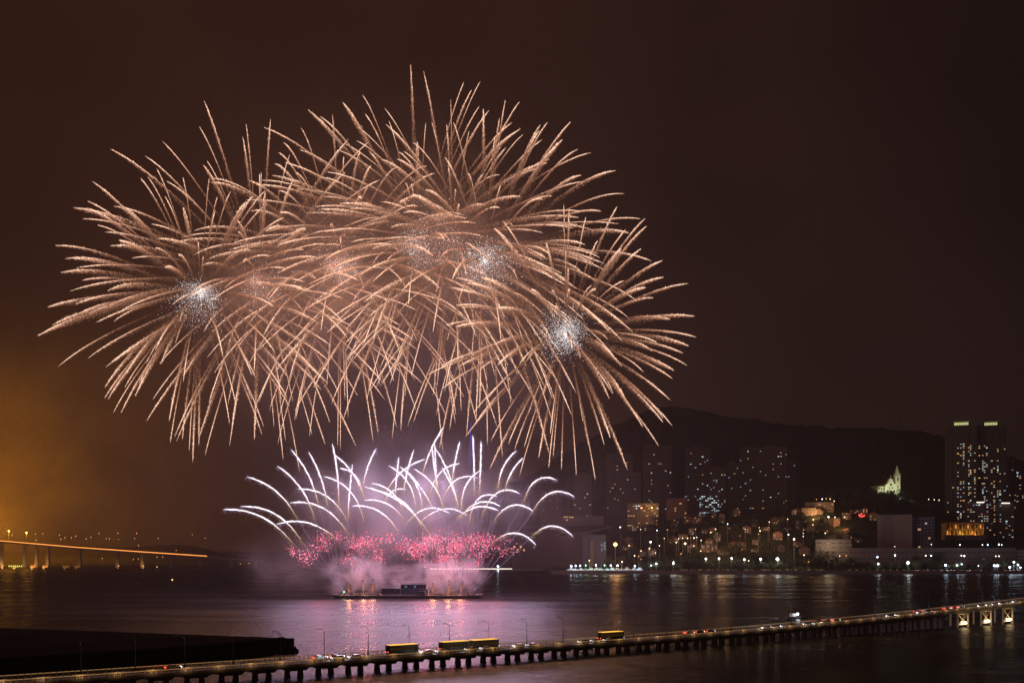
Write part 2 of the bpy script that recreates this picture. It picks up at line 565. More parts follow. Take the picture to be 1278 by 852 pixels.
for nn in (0.1, BW - 0.1):
    mb = MB()
    for s in np.arange(S0, S1, 1.6):
        p = bpt(s, nn, deck_z(s)); mb.box(p.x - 0.09, p.x + 0.09, p.y - 0.09, p.y + 0.09, p.z + 1.0, p.z + 2.15)
    for dz, rr in ((2.2, 0.1), (1.85, 0.06), (1.5, 0.06)):
        mb.tube([bpt(s, nn, deck_z(s) + dz) for s in SS], rr, 5)
    mb.build('railing', M['rail'], bridge)
    mb = MB(); mb.tube([bpt(s, nn + 0.02, deck_z(s) + 2.03) for s in SS], 0.06, 4); mb.build('rail_glow', M['rail_light'], bridge)  # glowing strip added under each handrail for a golden band

# piers: a cap beam that carries two columns, one every 10 m
TREST = [1203, 1232, 1259]


def s_of_px(px):
    k_ = (px - 639.0) / F      # X = k Y
    # -80+.832 s = k (292+.5547 s)
    return (k_ * 292 + 80) / (0.832 - k_ * 0.5547)


def px_of_s(s):
    p = bpt(s, 0, 0)
    return p.x / p.y * F + 639


trest_s = [s_of_px(x) for x in TREST]
pair0 = s_of_px(300 + 131 / 3.994)
PER = (s_of_px(300 + 1142 / 3.994) - pair0) / 7.0
sp = pair0 - 11 * PER
while sp < S1 - 5:
    if px_of_s(sp) < 1184:
        zc = deck_z(sp) - 0.36
        cap = MB()
        q = []
        for (ds, n, z) in [(-2.9, 1.0, 0), (2.9, 1.0, 0), (2.9, BW - 1, 0), (-2.9, BW - 1, 0), (-3.7, 1.0, 1), (3.7, 1.0, 1), (3.7, BW - 1, 1), (-3.7, BW - 1, 1)]:
            q.append(tuple(bpt(sp + ds, n, zc - 0.75 * (1 - z))))
        cap.poly(q, [(0, 3, 2, 1), (4, 5, 6, 7), (0, 1, 5, 4), (1, 2, 6, 5), (2, 3, 7, 6), (3, 0, 4, 7)])
        capo = cap.build('pier', M['concrete'], bridge)
        for ds in (-2.1, 2.1):
            q = []
            for (w_, z) in ((0.95, -2.0), (0.7, 0.0), (0.5, 1.0)):
                zz = -2.0 if z < 0 else 0.2 + (zc - 0.95) * z
                for (dx_, n) in ((-w_, 3.4 - w_ * 0.4), (w_, 3.4 - w_ * 0.4), (w_, 4.8 + w_ * 0.4), (-w_, 4.8 + w_ * 0.4)): q.append(tuple(bpt(sp + ds + dx_, n, zz)))
            lg = MB(); lg.poly(q, [(3, 2, 1, 0), (8, 9, 10, 11)] + [(a_ + L_, (a_ + 1) % 4 + L_, (a_ + 1) % 4 + L_ + 4, a_ + L_ + 4) for L_ in (0, 4) for a_ in range(4)])
            lg.build('column', M['concrete'], capo)
    sp += PER

# three floodlit trestles where the bridge rises
for i, s in enumerate(trest_s):
    zt = deck_z(s) - 0.36
    t = MB(); w = 4.4
    def beam(a, b, w_=0.35, mb_=t):
        mb_.tube([a, b], w_, 4)
    for n in (0.6,):
        A = bpt(s - w, n, 0.9); B = bpt(s + w, n, 0.9); C = bpt(s - w, n, zt - 0.3); D = bpt(s + w, n, zt - 0.3)
        t.tube([A - Vector((0, 0, 2.5)), C], 0.5, 6); t.tube([B - Vector((0, 0, 2.5)), D], 0.5, 6)
        t.tube([C + (C - D) * 0.12, D + (D - C) * 0.12], 0.42, 4)
        t.tube([A, D], 0.24, 4); t.tube([B, C], 0.24, 4)
        t.tube([A + Vector((0, 0, 0.4)), B + Vector((0, 0, 0.4))], 0.3, 4)
    for n in (BW - 1.0,):
        t.tube([bpt(s - w, n, -2), bpt(s - w, n, zt)], 0.5, 6); t.tube([bpt(s + w, n, -2), bpt(s + w, n, zt)], 0.5, 6)
    tro = t.build('trestle', M['rail'], bridge)
    for ds in (-1.3, 1.3):
        p = bpt(s + ds, -0.1, 2.2)
        l = MB(); l.ball(p, 0.62, 10, 6); l.build('flood_lamp', M['lamp_warm'], tro)
        lamp('trestle_light', p + Vector((0, -1.6, 0.7)), 260, (1.0, 0.62, 0.28), 0.4)

# street lamps on the far footway (unlit heads, curved arm)
proto = empty('street_lamp')
mb = MB()
mb.tube([(0, 0, 0), (0, 0, 3), (0, 0, 8.2)], [0.17, 0.13, 0.1], 6)
mb.tube([(0, 0, 8.2), (-0.25, 0, 8.8), (-0.9, 0, 9.2), (-1.8, 0, 9.3)], [0.1, 0.09, 0.08, 0.07], 6)
mb.build('pole', M['dark_metal'], proto)
mb = MB(); mb.taper(-2.2, 0, 9.2, 9.42, 1.0, 0.4, 0.8, 0.3); mb.build('lamp_head', M['dark_metal'], proto)
mb = MB(); mb.taper(0, 0, 0, 0.5, 0.6, 0.6, 0.4, 0.4); mb.build('base', M['dark_metal'], proto)
lamp_px = [110, 180, 243, 305, 365, 421, 477, 529, 580, 630, 678, 724, 769, 813, 855, 896, 936, 974, 1011, 1047, 1082, 1116, 1150, 1183, 1217, 1250, 1275]
for i, px in enumerate(lamp_px):
    s = s_of_px(px)
    o = proto if i == 0 else copy_tree(proto)
    o.location = bpt(s, BW - 0.7, deck_z(s) + 1.14); o.rotation_euler = (0, 0, math.atan2(BE.y, BE.x) + rnd.uniform(-0.05, 0.05))
    tag(o, f'slim unlit curved street lamp on the near bridge, {ordinal(i + 1)} from the left', 'street lamp', 'street lamps on the near bridge')

# small warm lanterns fixed under the near railing
for i, s in enumerate(np.arange(-100, 430, 9.4)):
    mb = MB(); p = bpt(s, -0.12, deck_z(s) + 1.35)
    mb.box(p.x - 0.12, p.x + 0.12, p.y - 0.15, p.y + 0.05, p.z - 0.08, p.z + 0.08)
    mb.build('rail_lantern', M['rail_light'], bridge)
    lamp('lantern_light', bpt(s, -1.0, deck_z(s) + 2.3), 65, (1.0, 0.55, 0.2), 0.3)


# vehicles ------------------------------------------------------------
def make_car(paint):
    t = empty('car')
    prof = [(-2.15, 0.35), (2.15, 0.35), (2.2, 0.75), (2.05, 0.92), (1.15, 1.0), (0.45, 1.46), (-1.05, 1.46), (-1.75, 1.02), (-2.15, 0.95), (-2.2, 0.7)]
    MB().prism_y(prof, -0.88, 0.88).build('body', paint, t, 0.06)
    for sy in (-0.89, 0.89):
        g = MB(); g.poly([(-1.55, sy, 1.04), (0.95, sy, 1.04), (0.38, sy, 1.4), (-1.0, sy, 1.4)], [(0, 1, 2, 3)]); g.build('side_window', M['dark_glass'], t)
    g = MB(); g.poly([(1.14, -0.75, 1.03), (1.14, 0.75, 1.03), (0.5, 0.72, 1.44), (0.5, -0.72, 1.44)], [(0, 1, 2, 3)]); wo = g.build('windscreen', M['dark_glass'], t); wo.location = (0.02, 0, 0.02)
    for x in (-1.35, 1.35):
        for y in (-0.82, 0.82):
            w = MB(); w.tube([(x, y - 0.1, 0.33), (x, y + 0.1, 0.33)], 0.33, 12); w.build('wheel', M['rubber'], t)
    for y in (-0.62, 0.62):
        h = MB(); h.box(2.12, 2.3, y - 0.2, y + 0.2, 0.62, 0.86); h.build('headlight', M['head'], t)
        h = MB(); h.box(-2.3, -2.12, y - 0.2, y + 0.2, 0.68, 0.92); h.build('taillight', M['tail'], t)
    return t


def make_bus():
    t = empty('bus')
    MB().box(-5.6, 5.6, -1.25, 1.25, 0.4, 3.15).build('body', M['bus_paint'], t, 0.12)
    for sy in (-1.262, 1.262):
        for x in (-4.3, -2.6, -0.9, 0.8, 2.5, 4.2):
            g = MB(); g.box(x - 0.72, x + 0.72, min(sy, sy * 0.99), max(sy, sy * 0.99), 1.45, 2.45); g.build('side_window', M['bus_window'], t)
    g = MB(); g.box(5.6, 5.63, -1.1, 1.1, 1.2, 2.4); g.build('windscreen', M['dark_glass'], t)
    g = MB(); g.box(5.6, 5.64, -0.9, 0.9, 2.6, 3.0); g.build('destination_sign', M['bus_amber'], t)
    g = MB(); g.box(-5.2, 5.2, -1.2, -1.05, 3.16, 3.3); g.box(-5.2, 5.2, 1.05, 1.2, 3.16, 3.3); g.build('roof_light_bar', M['bus_amber'], t)
    for x in (-3.5, 3.6):
        for y in (-1.1, 1.1):
            w = MB(); w.tube([(x, y - 0.15, 0.48), (x, y + 0.15, 0.48)], 0.48, 12); w.build('wheel', M['rubber'], t)
    for y in (-0.9, 0.9):
        h = MB(); h.box(5.6, 5.7, y - 0.2, y + 0.2, 0.75, 1.0); h.build('headlight', M['head'], t)
        h = MB(); h.box(-5.7, -5.6, y - 0.2, y + 0.2, 0.9, 1.15); h.build('taillight', M['tail'], t)
    return t


BANG = math.atan2(BE.y, BE.x)


def slope(s): return math.atan2(deck_z(s + 2) - deck_z(s - 2), 4)


def put(o, s, n, toward_left):
    o.location = bpt(s, n, deck_z(s) + 1.034)
    sl = slope(s)
    if toward_left:
        o.rotation_mode = 'XYZ'; o.rotation_euler = (0, sl, BANG + math.pi)
    else:
        o.rotation_euler = (0, -sl, BANG)


# white groups: cars coming towards the left, near lane; red groups: cars driving away, far lane
white_px = [(420, 462), (532, 566), (588, 622), (648, 682), (730, 772), (960, 988), (1012, 1040), (1116, 1136), (1154, 1180), (1230, 1250), (1256, 1277)]
red_px = [(404, 436), (216, 248), (872, 908), (1036, 1070), (1196, 1218), (1160, 1176)]
cars = []
carA = make_car(M['car_white']); carB = make_car(M['car_dark']); used = {0: False, 1: False}
for lane, groups in ((3.3, white_px), (7.7, red_px)):
    for a, b in groups:
        s, e_ = s_of_px(a) + 2, s_of_px(b)
        while s <= e_:
            k_ = rnd.random() < 0.45
            src = carB if k_ else carA
            if not used[int(k_)]: o = src; used[int(k_)] = True
            else: o = copy_tree(src)
            put(o, s, lane, lane < 5)
            cars.append((s, lane, o, k_))
            if lane < 5:
                lamp('headlight_beam', bpt(s - 3.2, lane, deck_z(s) + 1.9), 190, (0.9, 0.95, 1.0), 0.3)
            else:
                lamp('taillight_glow', bpt(s - 3.0, lane - 0.3, deck_z(s) + 1.8), 60, (1.0, 0.08, 0.04), 0.3)
            s += 5.6 + rnd.random() * 0.5
for lane, txt, cat in ((3.3, 'with white headlights driving left on the bridge', 'headlights'), (7.7, 'with red taillights driving right on the bridge', 'taillights')):
    row = sorted([c for c in cars if c[1] == lane], key=lambda c: c[0])
    for i, (s, l_, o, k_) in enumerate(row):
        tag(o, f"{'dark' if k_ else 'white'} car {txt}, {ordinal(i + 1)} from the left", 'car', f'cars {txt}')
bus0 = make_bus()
for i, px in enumerate([508, 574, 611, 771]):
    o = bus0 if i == 0 else copy_tree(bus0)
    s = s_of_px(px + 8)
    put(o, s, 7.9, False)
    tag(o, ['amber lit bus on the bridge, alone, leftmost of the four', 'amber lit bus on the bridge close behind another bus', 'amber lit bus on the bridge ahead of a close following bus', 'amber lit bus on the bridge far to the right of the others'][i], 'bus', 'buses crossing the near bridge')

# ------------------------------------------------------------------ far bridge at the left
FB_Y = 1940.0
fb = empty('distant_bridge')
tag(fb, 'distant lit bridge descending behind haze with orange line of traffic light', 'bridge')
dk = [(-260, 668), (0, 674.0), (100, 682.5), (180, 688.0), (256, 693.0), (330, 698.5)]
pts = []
for x in np.arange(-260, 331, 10.0):
    yy = float(np.interp(x, [d[0] for d in dk], [d[1] for d in dk]))
    pts.append(P(x, yy, FB_Y))
def fbstrip(y0, y1, z0, z1, name, m, a=0, b=None):
    q = pts[a:b]; v = []; f = []
    for p in q:
        v += [(p.x, p.y + y0, p.z + z0), (p.x, p.y + y1, p.z + z0), (p.x, p.y + y1, p.z + z1), (p.x, p.y + y0, p.z + z1)]
    for i in range(len(q) - 1):
        for j in range(4):
            A = i * 4 + j; B = i * 4 + (j + 1) % 4; f.append((A, B, B + 4, A + 4))
    f += [(3, 2, 1, 0), tuple((len(q) - 1) * 4 + j for j in range(4))]
    me = bpy.data.meshes.new(name); me.from_pydata(v, [], f); me.materials.append(m)
    o = bpy.data.objects.new(name, me); COL.objects.link(o); o.parent = fb
    return o
fbstrip(-8, 8, -4.2, -0.9, 'deck', M['concrete'])
fbstrip(-8.5, -8.05, -0.9, 0.3, 'traffic_trail_strip', M['line_orange'], 0, 53)  # glowing strip standing for the light trails of passing cars
fbstrip(-8.5, -8.05, -0.9, -0.1, 'parapet', M['concrete'], 52, None)
for px in (-150, -90, -40, 2.5, 31, 46, 60, 100, 147, 178, 215, 250, 290, 320):
    i = int((px + 260) / 10); i = max(0, min(len(pts) - 1, i)); p = pts[i]
    mb = MB(); X = (px - 639) / F * FB_Y
    mb.taper(X, FB_Y, -2, p.z - 4.25, 6.0, 9, 3.6, 7); mb.build('pier', M['concrete'], fb)
    mb = MB(); mb.taper(X, FB_Y, p.z - 6.5, p.z - 4.22, 3.4, 7.2, 9.5, 8.4); mb.build('pier_cap', M['concrete'], fb)
# pier fenders with small lights
for i, (x0, x1, m) in enumerate([(10.5, 28.5, 'lamp_greenish'), (38, 45, 'o'), (53, 60, 'o'), (78, 87, 'd'), (93, 101, 'd')]):
    mb = MB(); a = P(x0, 707.6, FB_Y - 14); b = P(x1, 707.6, FB_Y - 14)
    mb.box(a.x, b.x, a.y - 2, a.y + 2, -1, 1.6); fo = mb.build('pier_fender', M['concrete'], fb)
    n = max(3, int((x1 - x0) / 2.4))
    mm = emit('fender_lamp_' + 'abcde'[i], (0.8, 0.75, 0.1) if i == 0 else (1.0, 0.34, 0.06), [1.8, 1.5, 1.3, 0.35, 0.3][i])
    for j in range(n):
        l = MB(); x = a.x + (b.x - a.x) * (j + 0.5) / n; l.ball((x, a.y - 1.2, 2.8), 1.15, 8, 5, 1.3); l.build('fender_lamp', mm, fo)
    pw = [9000, 16000, 12000, 2500, 2000][i]
    lamp('fender_light', ((a.x + b.x) / 2, a.y - 6, 6), pw, (1.0, 0.62, 0.12) if i == 0 else (1.0, 0.4, 0.1), 1.5)
for px, pw in ((2.5, 12000), (147, 2200), (178, 5000)):
    p = P(px, 706, FB_Y - 12); lamp('pier_light', (p.x, p.y, 5), pw, (1.0, 0.42, 0.1), 1.0)
    l = MB(); l.ball((p.x, p.y + 4, 3), 1.1, 8, 5); l.build('pier_lamp', M['lamp_small_orange'], fb)
# masts with orange lamps on the far bridge
for i, (px, py, pw) in enumerate([(11, 662.5, 6.0e4), (33, 664.3, 5.0e4)]):
    Yl = FB_Y + 6
    t = empty('mast_lamp', P(px, py, Yl)); top = 0
    base = -(t.location.z - pts[min(len(pts) - 1, max(0, int((px + 260) / 10)))].z) - 0.9
    MB().tube([(0, 0, base), (0, 0, 0)], [0.5, 0.3], 6).build('mast', M['galv'], t)
    MB().ball((0, 0, 0), 1.5, 10, 6).build('lamp_globe', M['lamp_orange'], t)
    tag(t, f'tall orange lamp mast on the distant bridge, {ordinal(i + 1)} from the left', 'mast lamp', 'orange lamp masts on the distant bridge')
    lamp('mast_light', t.location + Vector((0, -4, 0)), pw, (1.0, 0.42, 0.035), 2.0)
# orange lamps added out of view past the left edge to light the smoke bank
for px, py, Yl, pw in [(-30, 655, 2300, 3375000.0), (-110, 630, 2280, 4050000.0000000005), (-190, 620, 2250, 4050000.0000000005), (-300, 640, 2200, 3375000.0)]:
    p = P(px, py, Yl); t = empty('added_lamp_mast', p)
    MB().tube([(0, 0, -p.z), (0, 0, 0)], [0.8, 0.4], 6).build('mast', M['galv'], t); MB().ball((0, 0, 0), 2.0, 10, 6).build('lamp_globe', M['lamp_orange'], t)
    tag(t, 'added orange lamp mast out of view beyond the distant bridge', 'floodlight', 'added lamps out of view on the left')
    lamp('added_smoke_light', p + Vector((0, -4, 0)), pw, (1.0, 0.33, 0.012), 3.0)
# faint lamps on the far hillside behind it
far_pts = [(15, 667), (44, 666), (53.5, 665.5), (45, 673.5), (74, 667), (76, 672.5), (81, 670.5), (89, 670.5), (94.5, 668.5), (107.5, 672), (113.5, 670), (123.5, 665.5), (132.5, 671.5), (136.5, 672), (147, 665), (148, 672.5), (168, 671.5), (170.5, 665), (173, 680.5), (166.5, 697.5), (172.5, 697), (196, 694.5), (203, 694.5), (197.5, 671.5), (220, 686.5), (196, 707), (215, 723), (127.5, 696.5), (300, 703), (311, 702.5), (240, 667), (256, 671)]
far_pts.sort()
fl0 = empty('hillside_lamp'); MB().tube([(0, 0, -9), (0, 0, 0)], 0.25, 5).build('pole', M['galv'], fl0)
MB().ball((0, 0, 0), 0.75, 8, 5).build('lamp_globe', M['hill_lamp'], fl0)
for i, (px, py) in enumerate(far_pts):
    o = fl0 if i == 0 else copy_tree(fl0)
    Yl = 2520 if py < 700 else YW(py + 2.0)
    o.location = P(px, py, Yl)
    tag(o, f'tiny faint orange lamp across the water behind the distant bridge, {ordinal(i + 1)} from the left', 'lamp', 'faint lamps behind the distant bridge')

# ------------------------------------------------------------------ firework barge
BY = YW(746.0)


def bx(px): return (px - 639.0) / F * BY


barge = empty('firework_barge', (bx(509), BY, 0))
tag(barge, 'long flat dark barge on the water under the fireworks', 'barge')
ox = bx(509)
x0, x1 = bx(416) - ox, bx(602) - ox
hull = [(x0, 3.4), (x0 + 3, 3.0), (x0 + 9, 2.5), (x1 - 10, 2.5), (x1 - 3, 2.9), (x1, 3.2), (x1 - 2.5, 0.2), (x1 - 4, -1.5), (x0 + 6, -1.5), (x0 + 3.0, 0.2)]
MB().prism_y(hull, -9, 9).build('hull', M['hull'], barge, 0.15)
MB().box(x0 + 8, x1 - 8, -8.4, 8.4, 2.5, 2.62).build('deck_plating', M['deckplate'], barge)
for yy in (-8.8, 8.8):
    mb = MB()
    for xx in np.arange(x0 + 5, x1 - 4, 2.4): mb.tube([(xx, yy, 2.5), (xx, yy, 3.7)], 0.07, 5)
    mb.tube([(x0 + 5, yy, 3.7), (x1 - 4, yy, 3.7)], 0.07, 5)
    mb.build('guard_rail', M['dark_metal'], barge)
for xx in (x0 + 5, x1 - 6):
    for yy in (-7, 7):
        MB().tube([(xx, yy, 2.6), (xx, yy, 3.9)], 0.4, 8).build('bollard', M['dark_metal'], barge)
mb = MB(); mb.box(x0 + 5.6, x0 + 8.8, -2.2, 2.2, 2.7, 5.0); mb.tube([(x0 + 6.4, 0, 5), (x0 + 6.4, 0, 7.2)], 0.14, 5); mb.build('bow_winch', M['dark_metal'], barge)
mb = MB(); mb.box(x1 - 25, x1 - 20.5, -3, 3, 2.6, 5.0); mb.box(x1 - 24, x1 - 22, -2, 2, 5.0, 6.0); mb.tube([(x1 - 23, -2, 6), (x1 - 23, -2, 7.6)], 0.16, 5); mb.build('stern_winch', M['dark_metal'], barge)
# dark container
xc0, xc1 = bx(477), bx(499.5)
ct = empty('steel_container', ((xc0 + xc1) / 2, BY - 2, 2.62))
tag(ct, 'long dark steel container on the barge left of the cabin block', 'container')
w = (xc1 - xc0) / 2
MB().box(-w, w, -3, 3, 0, 4.9).build('body', M['container'], ct, 0.05)
mb = MB()
for xx in np.arange(-w + 0.4, w, 0.8): mb.box(xx - 0.2, xx + 0.2, -3.1, -3.0, 0.2, 4.7)
mb.build('corrugation', M['container'], ct)
mb = MB(); mb.box(-w, w, -3.14, 3.14, 4.9, 5.15); mb.build('roof_edge', M['container'], ct)
# cabin block
xk0, xk1 = bx(501), bx(535)
cb = empty('control_cabin', ((xk0 + xk1) / 2, BY - 2, 2.62))
tag(cb, 'two storey bluish control cabin block with railed roof on the barge', 'cabin')
w = (xk1 - xk0) / 2
MB().box(-w, w, -3.2, 3.2, 0, 4.6).build('lower_module', M['cabin'], cb, 0.05)
MB().box(-w, w * 0.86, -3.0, 3.0, 4.62, 8.4).build('upper_module', M['cabin'], cb, 0.05)
mb = MB()
for xx in np.linspace(-w, w * 0.86, 15): mb.tube([(xx, -3, 8.4), (xx, -3, 9.7 + 0.5 * (hash(round(xx, 2)) % 3 == 0))], 0.1, 5)
mb.tube([(-w, -3, 9.6), (w * 0.86, -3, 9.6)], 0.08, 5); mb.build('roof_rail', M['dark_metal'], cb)
mb = MB(); mb.tube([(-w * 0.65, 0, 8.4), (-w * 0.65, 0, 13.5)], [0.15, 0.06], 5); mb.build('antenna', M['dark_metal'], cb)
for i, xx in enumerate(np.linspace(-w + 1.6, w * 0.86 - 1.6, 8)):
    MB().box(xx - 0.75, xx + 0.75, -3.06, -3.01, 5.8, 7.4).build('window', M['cabin_window'] if i in (1, 4) else M['dark_glass'], cb)
for i, xx in enumerate(np.linspace(-w + 2, w - 2, 6)):
    MB().box(xx - 0.7, xx + 0.7, -3.26, -3.21, 0.4, 2.9).build('door', M['container'], cb)
mb = MB(); mb.box(w * 0.35, w * 0.8, -6.4, -3.3, 0, 3.2); mb.build('generator_box', M['hull'], cb)
# mortar racks in rows along the deck
rk0 = empty('mortar_rack')
mb = MB(); mb.box(-1.3, 1.3, -2.5, 2.5, 0, 0.25)
for sx in (-1.25, 1.25): mb.box(sx - 0.05, sx + 0.05, -2.5, 2.5, 0.25, 0.8)
mb.build('frame', M['dark_metal'], rk0)
mb = MB()
for ix in range(3):
    for iy in range(5): mb.tube([(-0.85 + ix * 0.85, -2 + iy * 1.0, 0.2), (-0.85 + ix * 0.85, -2 + iy * 1.0, 1.5)], 0.22, 8)
mb.build('mortar_tubes', M['hull'], rk0)
rx = [428, 433, 440, 446, 452, 458, 463, 468, 473, 539, 544, 549, 554, 559, 564, 569, 579, 585, 590]
for i, px in enumerate(rx):
    o = rk0 if i == 0 else copy_tree(rk0)
    o.location = (bx(px), BY - 4.2 + rnd.uniform(-0.6, 0.6), 2.62)
    tag(o, f'small rack of mortar tubes on the barge deck, {ordinal(i + 1)} from the bow', 'mortar rack', 'mortar racks on the barge deck')
gl = empty('navigation_lamp', (bx(431), BY - 6, 2.62)); tag(gl, 'small green lamp near the left end of the barge', 'lamp')
MB().tube([(0, 0, 0), (0, 0, 2.2)], 0.08, 5).build('post', M['dark_metal'], gl); MB().ball((0, 0, 2.5), 0.5).build('lamp_globe', M['lamp_green'], gl)
lamp('green_light', gl.location + Vector((0, -1, 3.0)), 900, (0.2, 1, 0.5), 0.4)


# ------------------------------------------------------------------ fireworks
def spark_mesh(name, c, d, L, wd, colr):
    """c centres (n,3); d unit direction (n,3); L half length (n); wd half width (n); colr (n,3): spindle of six faces each"""
    n = len(c)
    ref = np.where(np.abs(d[:, 1:2]) < 0.9, np.array([[0, 1.0, 0]]), np.array([[1.0, 0, 0]]))
    a = np.cross(d, ref); a /= np.linalg.norm(a, axis=1, keepdims=True) + 1e-9
    b = np.cross(d, a)
    V = np.empty((n, 5, 3))
    V[:, 0] = c - d * L[:, None]
    V[:, 4] = c + d * L[:, None]
    for k_ in range(3):
        an = 2 * math.pi * k_ / 3
        V[:, 1 + k_] = c + (a * math.cos(an) + b * math.sin(an)) * wd[:, None]
    F0 = np.array([(0, 2, 1), (0, 3, 2), (0, 1, 3), (4, 1, 2), (4, 2, 3), (4, 3, 1)])
    Fi = (F0[None] + (np.arange(n) * 5)[:, None, None]).reshape(-1)
    return raw_mesh(name, V.reshape(-1, 3), Fi, 3, np.repeat(colr, 5, axis=0))


def raw_mesh(name, V, Fi, k_, colr):
    me = bpy.data.meshes.new(name)
    nv = len(V); nf = len(Fi) // k_
    me.vertices.add(nv); me.vertices.foreach_set('co', V.astype(np.float32).ravel())
    me.loops.add(nf * k_); me.loops.foreach_set('vertex_index', Fi.astype(np.int32))
    me.polygons.add(nf); me.polygons.foreach_set('loop_start', np.arange(0, nf * k_, k_, dtype=np.int32))
    me.update(calc_edges=True)
    at = me.attributes.new('glow_colour', 'FLOAT_COLOR', 'POINT')
    cc = np.ones((nv, 4), dtype=np.float32); cc[:, :3] = colr
    at.data.foreach_set('color', cc.ravel())
    me.materials.append(M['spark'])
    return me


def tube_arrays(p, rad, colr, sides=5):
    n = len(p)
    t = np.gradient(p, axis=0); t /= np.linalg.norm(t, axis=1, keepdims=True) + 1e-9
    ref = np.tile(np.array([0, 1.0, 0]), (n, 1)); bad = np.abs(t[:, 1]) > 0.95; ref[bad] = (1, 0, 0)
    a = np.cross(t, ref); a /= np.linalg.norm(a, axis=1, keepdims=True) + 1e-9
    b = np.cross(t, a)
    V = np.empty((n, sides, 3))
    for s in range(sides):
        an = 2 * math.pi * s / sides
        V[:, s] = p + (a * math.cos(an) + b * math.sin(an)) * rad[:, None]
    F_ = []
    for i in range(n - 1):
        for s in range(sides):
            a0 = i * sides + s; a1 = i * sides + (s + 1) % sides
            F_ += [a0, a1, a1 + sides, a0, a1 + sides, a0 + sides]
    return V.reshape(-1, 3), np.array(F_), np.repeat(colr, sides, axis=0)


def link(name, me, parent=None):
    o = bpy.data.objects.new(name, me); COL.objects.link(o)
    if parent: o.parent = parent
    return o


HOT = np.array([1.95, 1.24, 0.88]); MIDC = np.array([0.84, 0.385, 0.232]); LOWC = np.array([0.27, 0.105, 0.052])


def heat_col(b):
    b = np.clip(b, 0, 1)[:, None]
    c = np.where(b < 0.5, LOWC + (MIDC - LOWC) * b * 2, MIDC + (HOT - MIDC) * (b - 0.5) * 2)
    return c


def trail(d, Rr, g, wmul, dens):
    """burning star thrown along d from the burst centre: a bright leading edge and a curtain of falling sparks"""
    kdr = 1.25
    def pos(t):
        rr = Rr * (1 - np.exp(-kdr * t)) / (1 - math.exp(-kdr))
        p = d[None] * rr[:, None]
        p[:, 2] -= g * t ** 2.0
        return p
    t0 = rng.uniform(0.05, 0.2)
    # leading edge: a hair-thin bright line that swells and then runs out to a point
    tt = np.linspace(t0 + 0.2, 1.0, 24)
    p = pos(tt)
    u = (tt - tt[0]) / (1 - tt[0])
    rad = (0.05 + (0.36 - 0.1 * wmul) * u ** 1.2) * np.clip((1 - u) * 2.2, 0, 1) + 0.012
    br = 0.25 + 0.95 * u
    V1, F1, C1 = tube_arrays(p, rad, heat_col(br) * (0.30 + 1.0 * u[:, None]), 4)
    # curtain of sparks
    n = int(700 * dens * (0.4 + 0.6 * wmul))
    t = t0 + (1 - t0) * rng.beta(1.5, 1.45, n)
    u = (t - t0) / (1 - t0)
    wid = 6.6 * wmul * (1 - u) ** 0.7 * np.clip(u * 4 + 0.2, 0, 1) + 0.12
    s = np.abs(rng.normal(0, 0.5, n)); s = np.minimum(s, 1.35)
    pc = pos(t); v = pos(t + 0.01) - pc; v /= np.linalg.norm(v, axis=1, keepdims=True) + 1e-9
    down = np.tile(np.array([0, 0, -1.0]), (n, 1)) - v * 0.35
    pc = pc + down * (wid * s)[:, None] + rng.normal(0, 1, (n, 3)) * (0.02 + 0.12 * wid)[:, None]
    dr = down * 0.75 + v * rng.uniform(-0.9, 0.3, n)[:, None] + rng.normal(0, 0.25, (n, 3))
    dr /= np.linalg.norm(dr, axis=1, keepdims=True) + 1e-9
    bb = (0.10 + 1.05 * u ** 1.2) * np.exp(-1.2 * s) * rng.uniform(0.55, 1.3, n)
    cc = heat_col(bb) * (0.28 + 0.85 * bb[:, None])
    L = rng.uniform(0.5, 1.25, n); wd = rng.uniform(0.07, 0.18, n) * (0.75 + 0.5 * u) * np.clip((1 - u) * 3.5 + 0.15, 0, 1)
    me2 = (pc, dr, L, wd, cc)
    # merge the two
    c, d_, L_, w_, col_ = me2
    ref = np.where(np.abs(d_[:, 1:2]) < 0.9, np.array([[0, 1.0, 0]]), np.array([[1.0, 0, 0]]))
    a = np.cross(d_, ref); a /= np.linalg.norm(a, axis=1, keepdims=True) + 1e-9
    b = np.cross(d_, a)
    V = np.empty((n, 5, 3)); V[:, 0] = c - d_ * L_[:, None]; V[:, 4] = c + d_ * L_[:, None]
    for q in range(3):
        an = 2 * math.pi * q / 3; V[:, 1 + q] = c + (a * math.cos(an) + b * math.sin(an)) * w_[:, None]
    F0 = np.array([(0, 2, 1), (0, 3, 2), (0, 1, 3), (4, 1, 2), (4, 2, 3), (4, 3, 1)])
    F2 = (F0[None] + (np.arange(n) * 5)[:, None, None]).reshape(-1) + len(V1)
    return np.vstack([V1, V.reshape(-1, 3)]), np.concatenate([F1, F2]), np.vstack([C1, np.repeat(col_, 5, axis=0)])


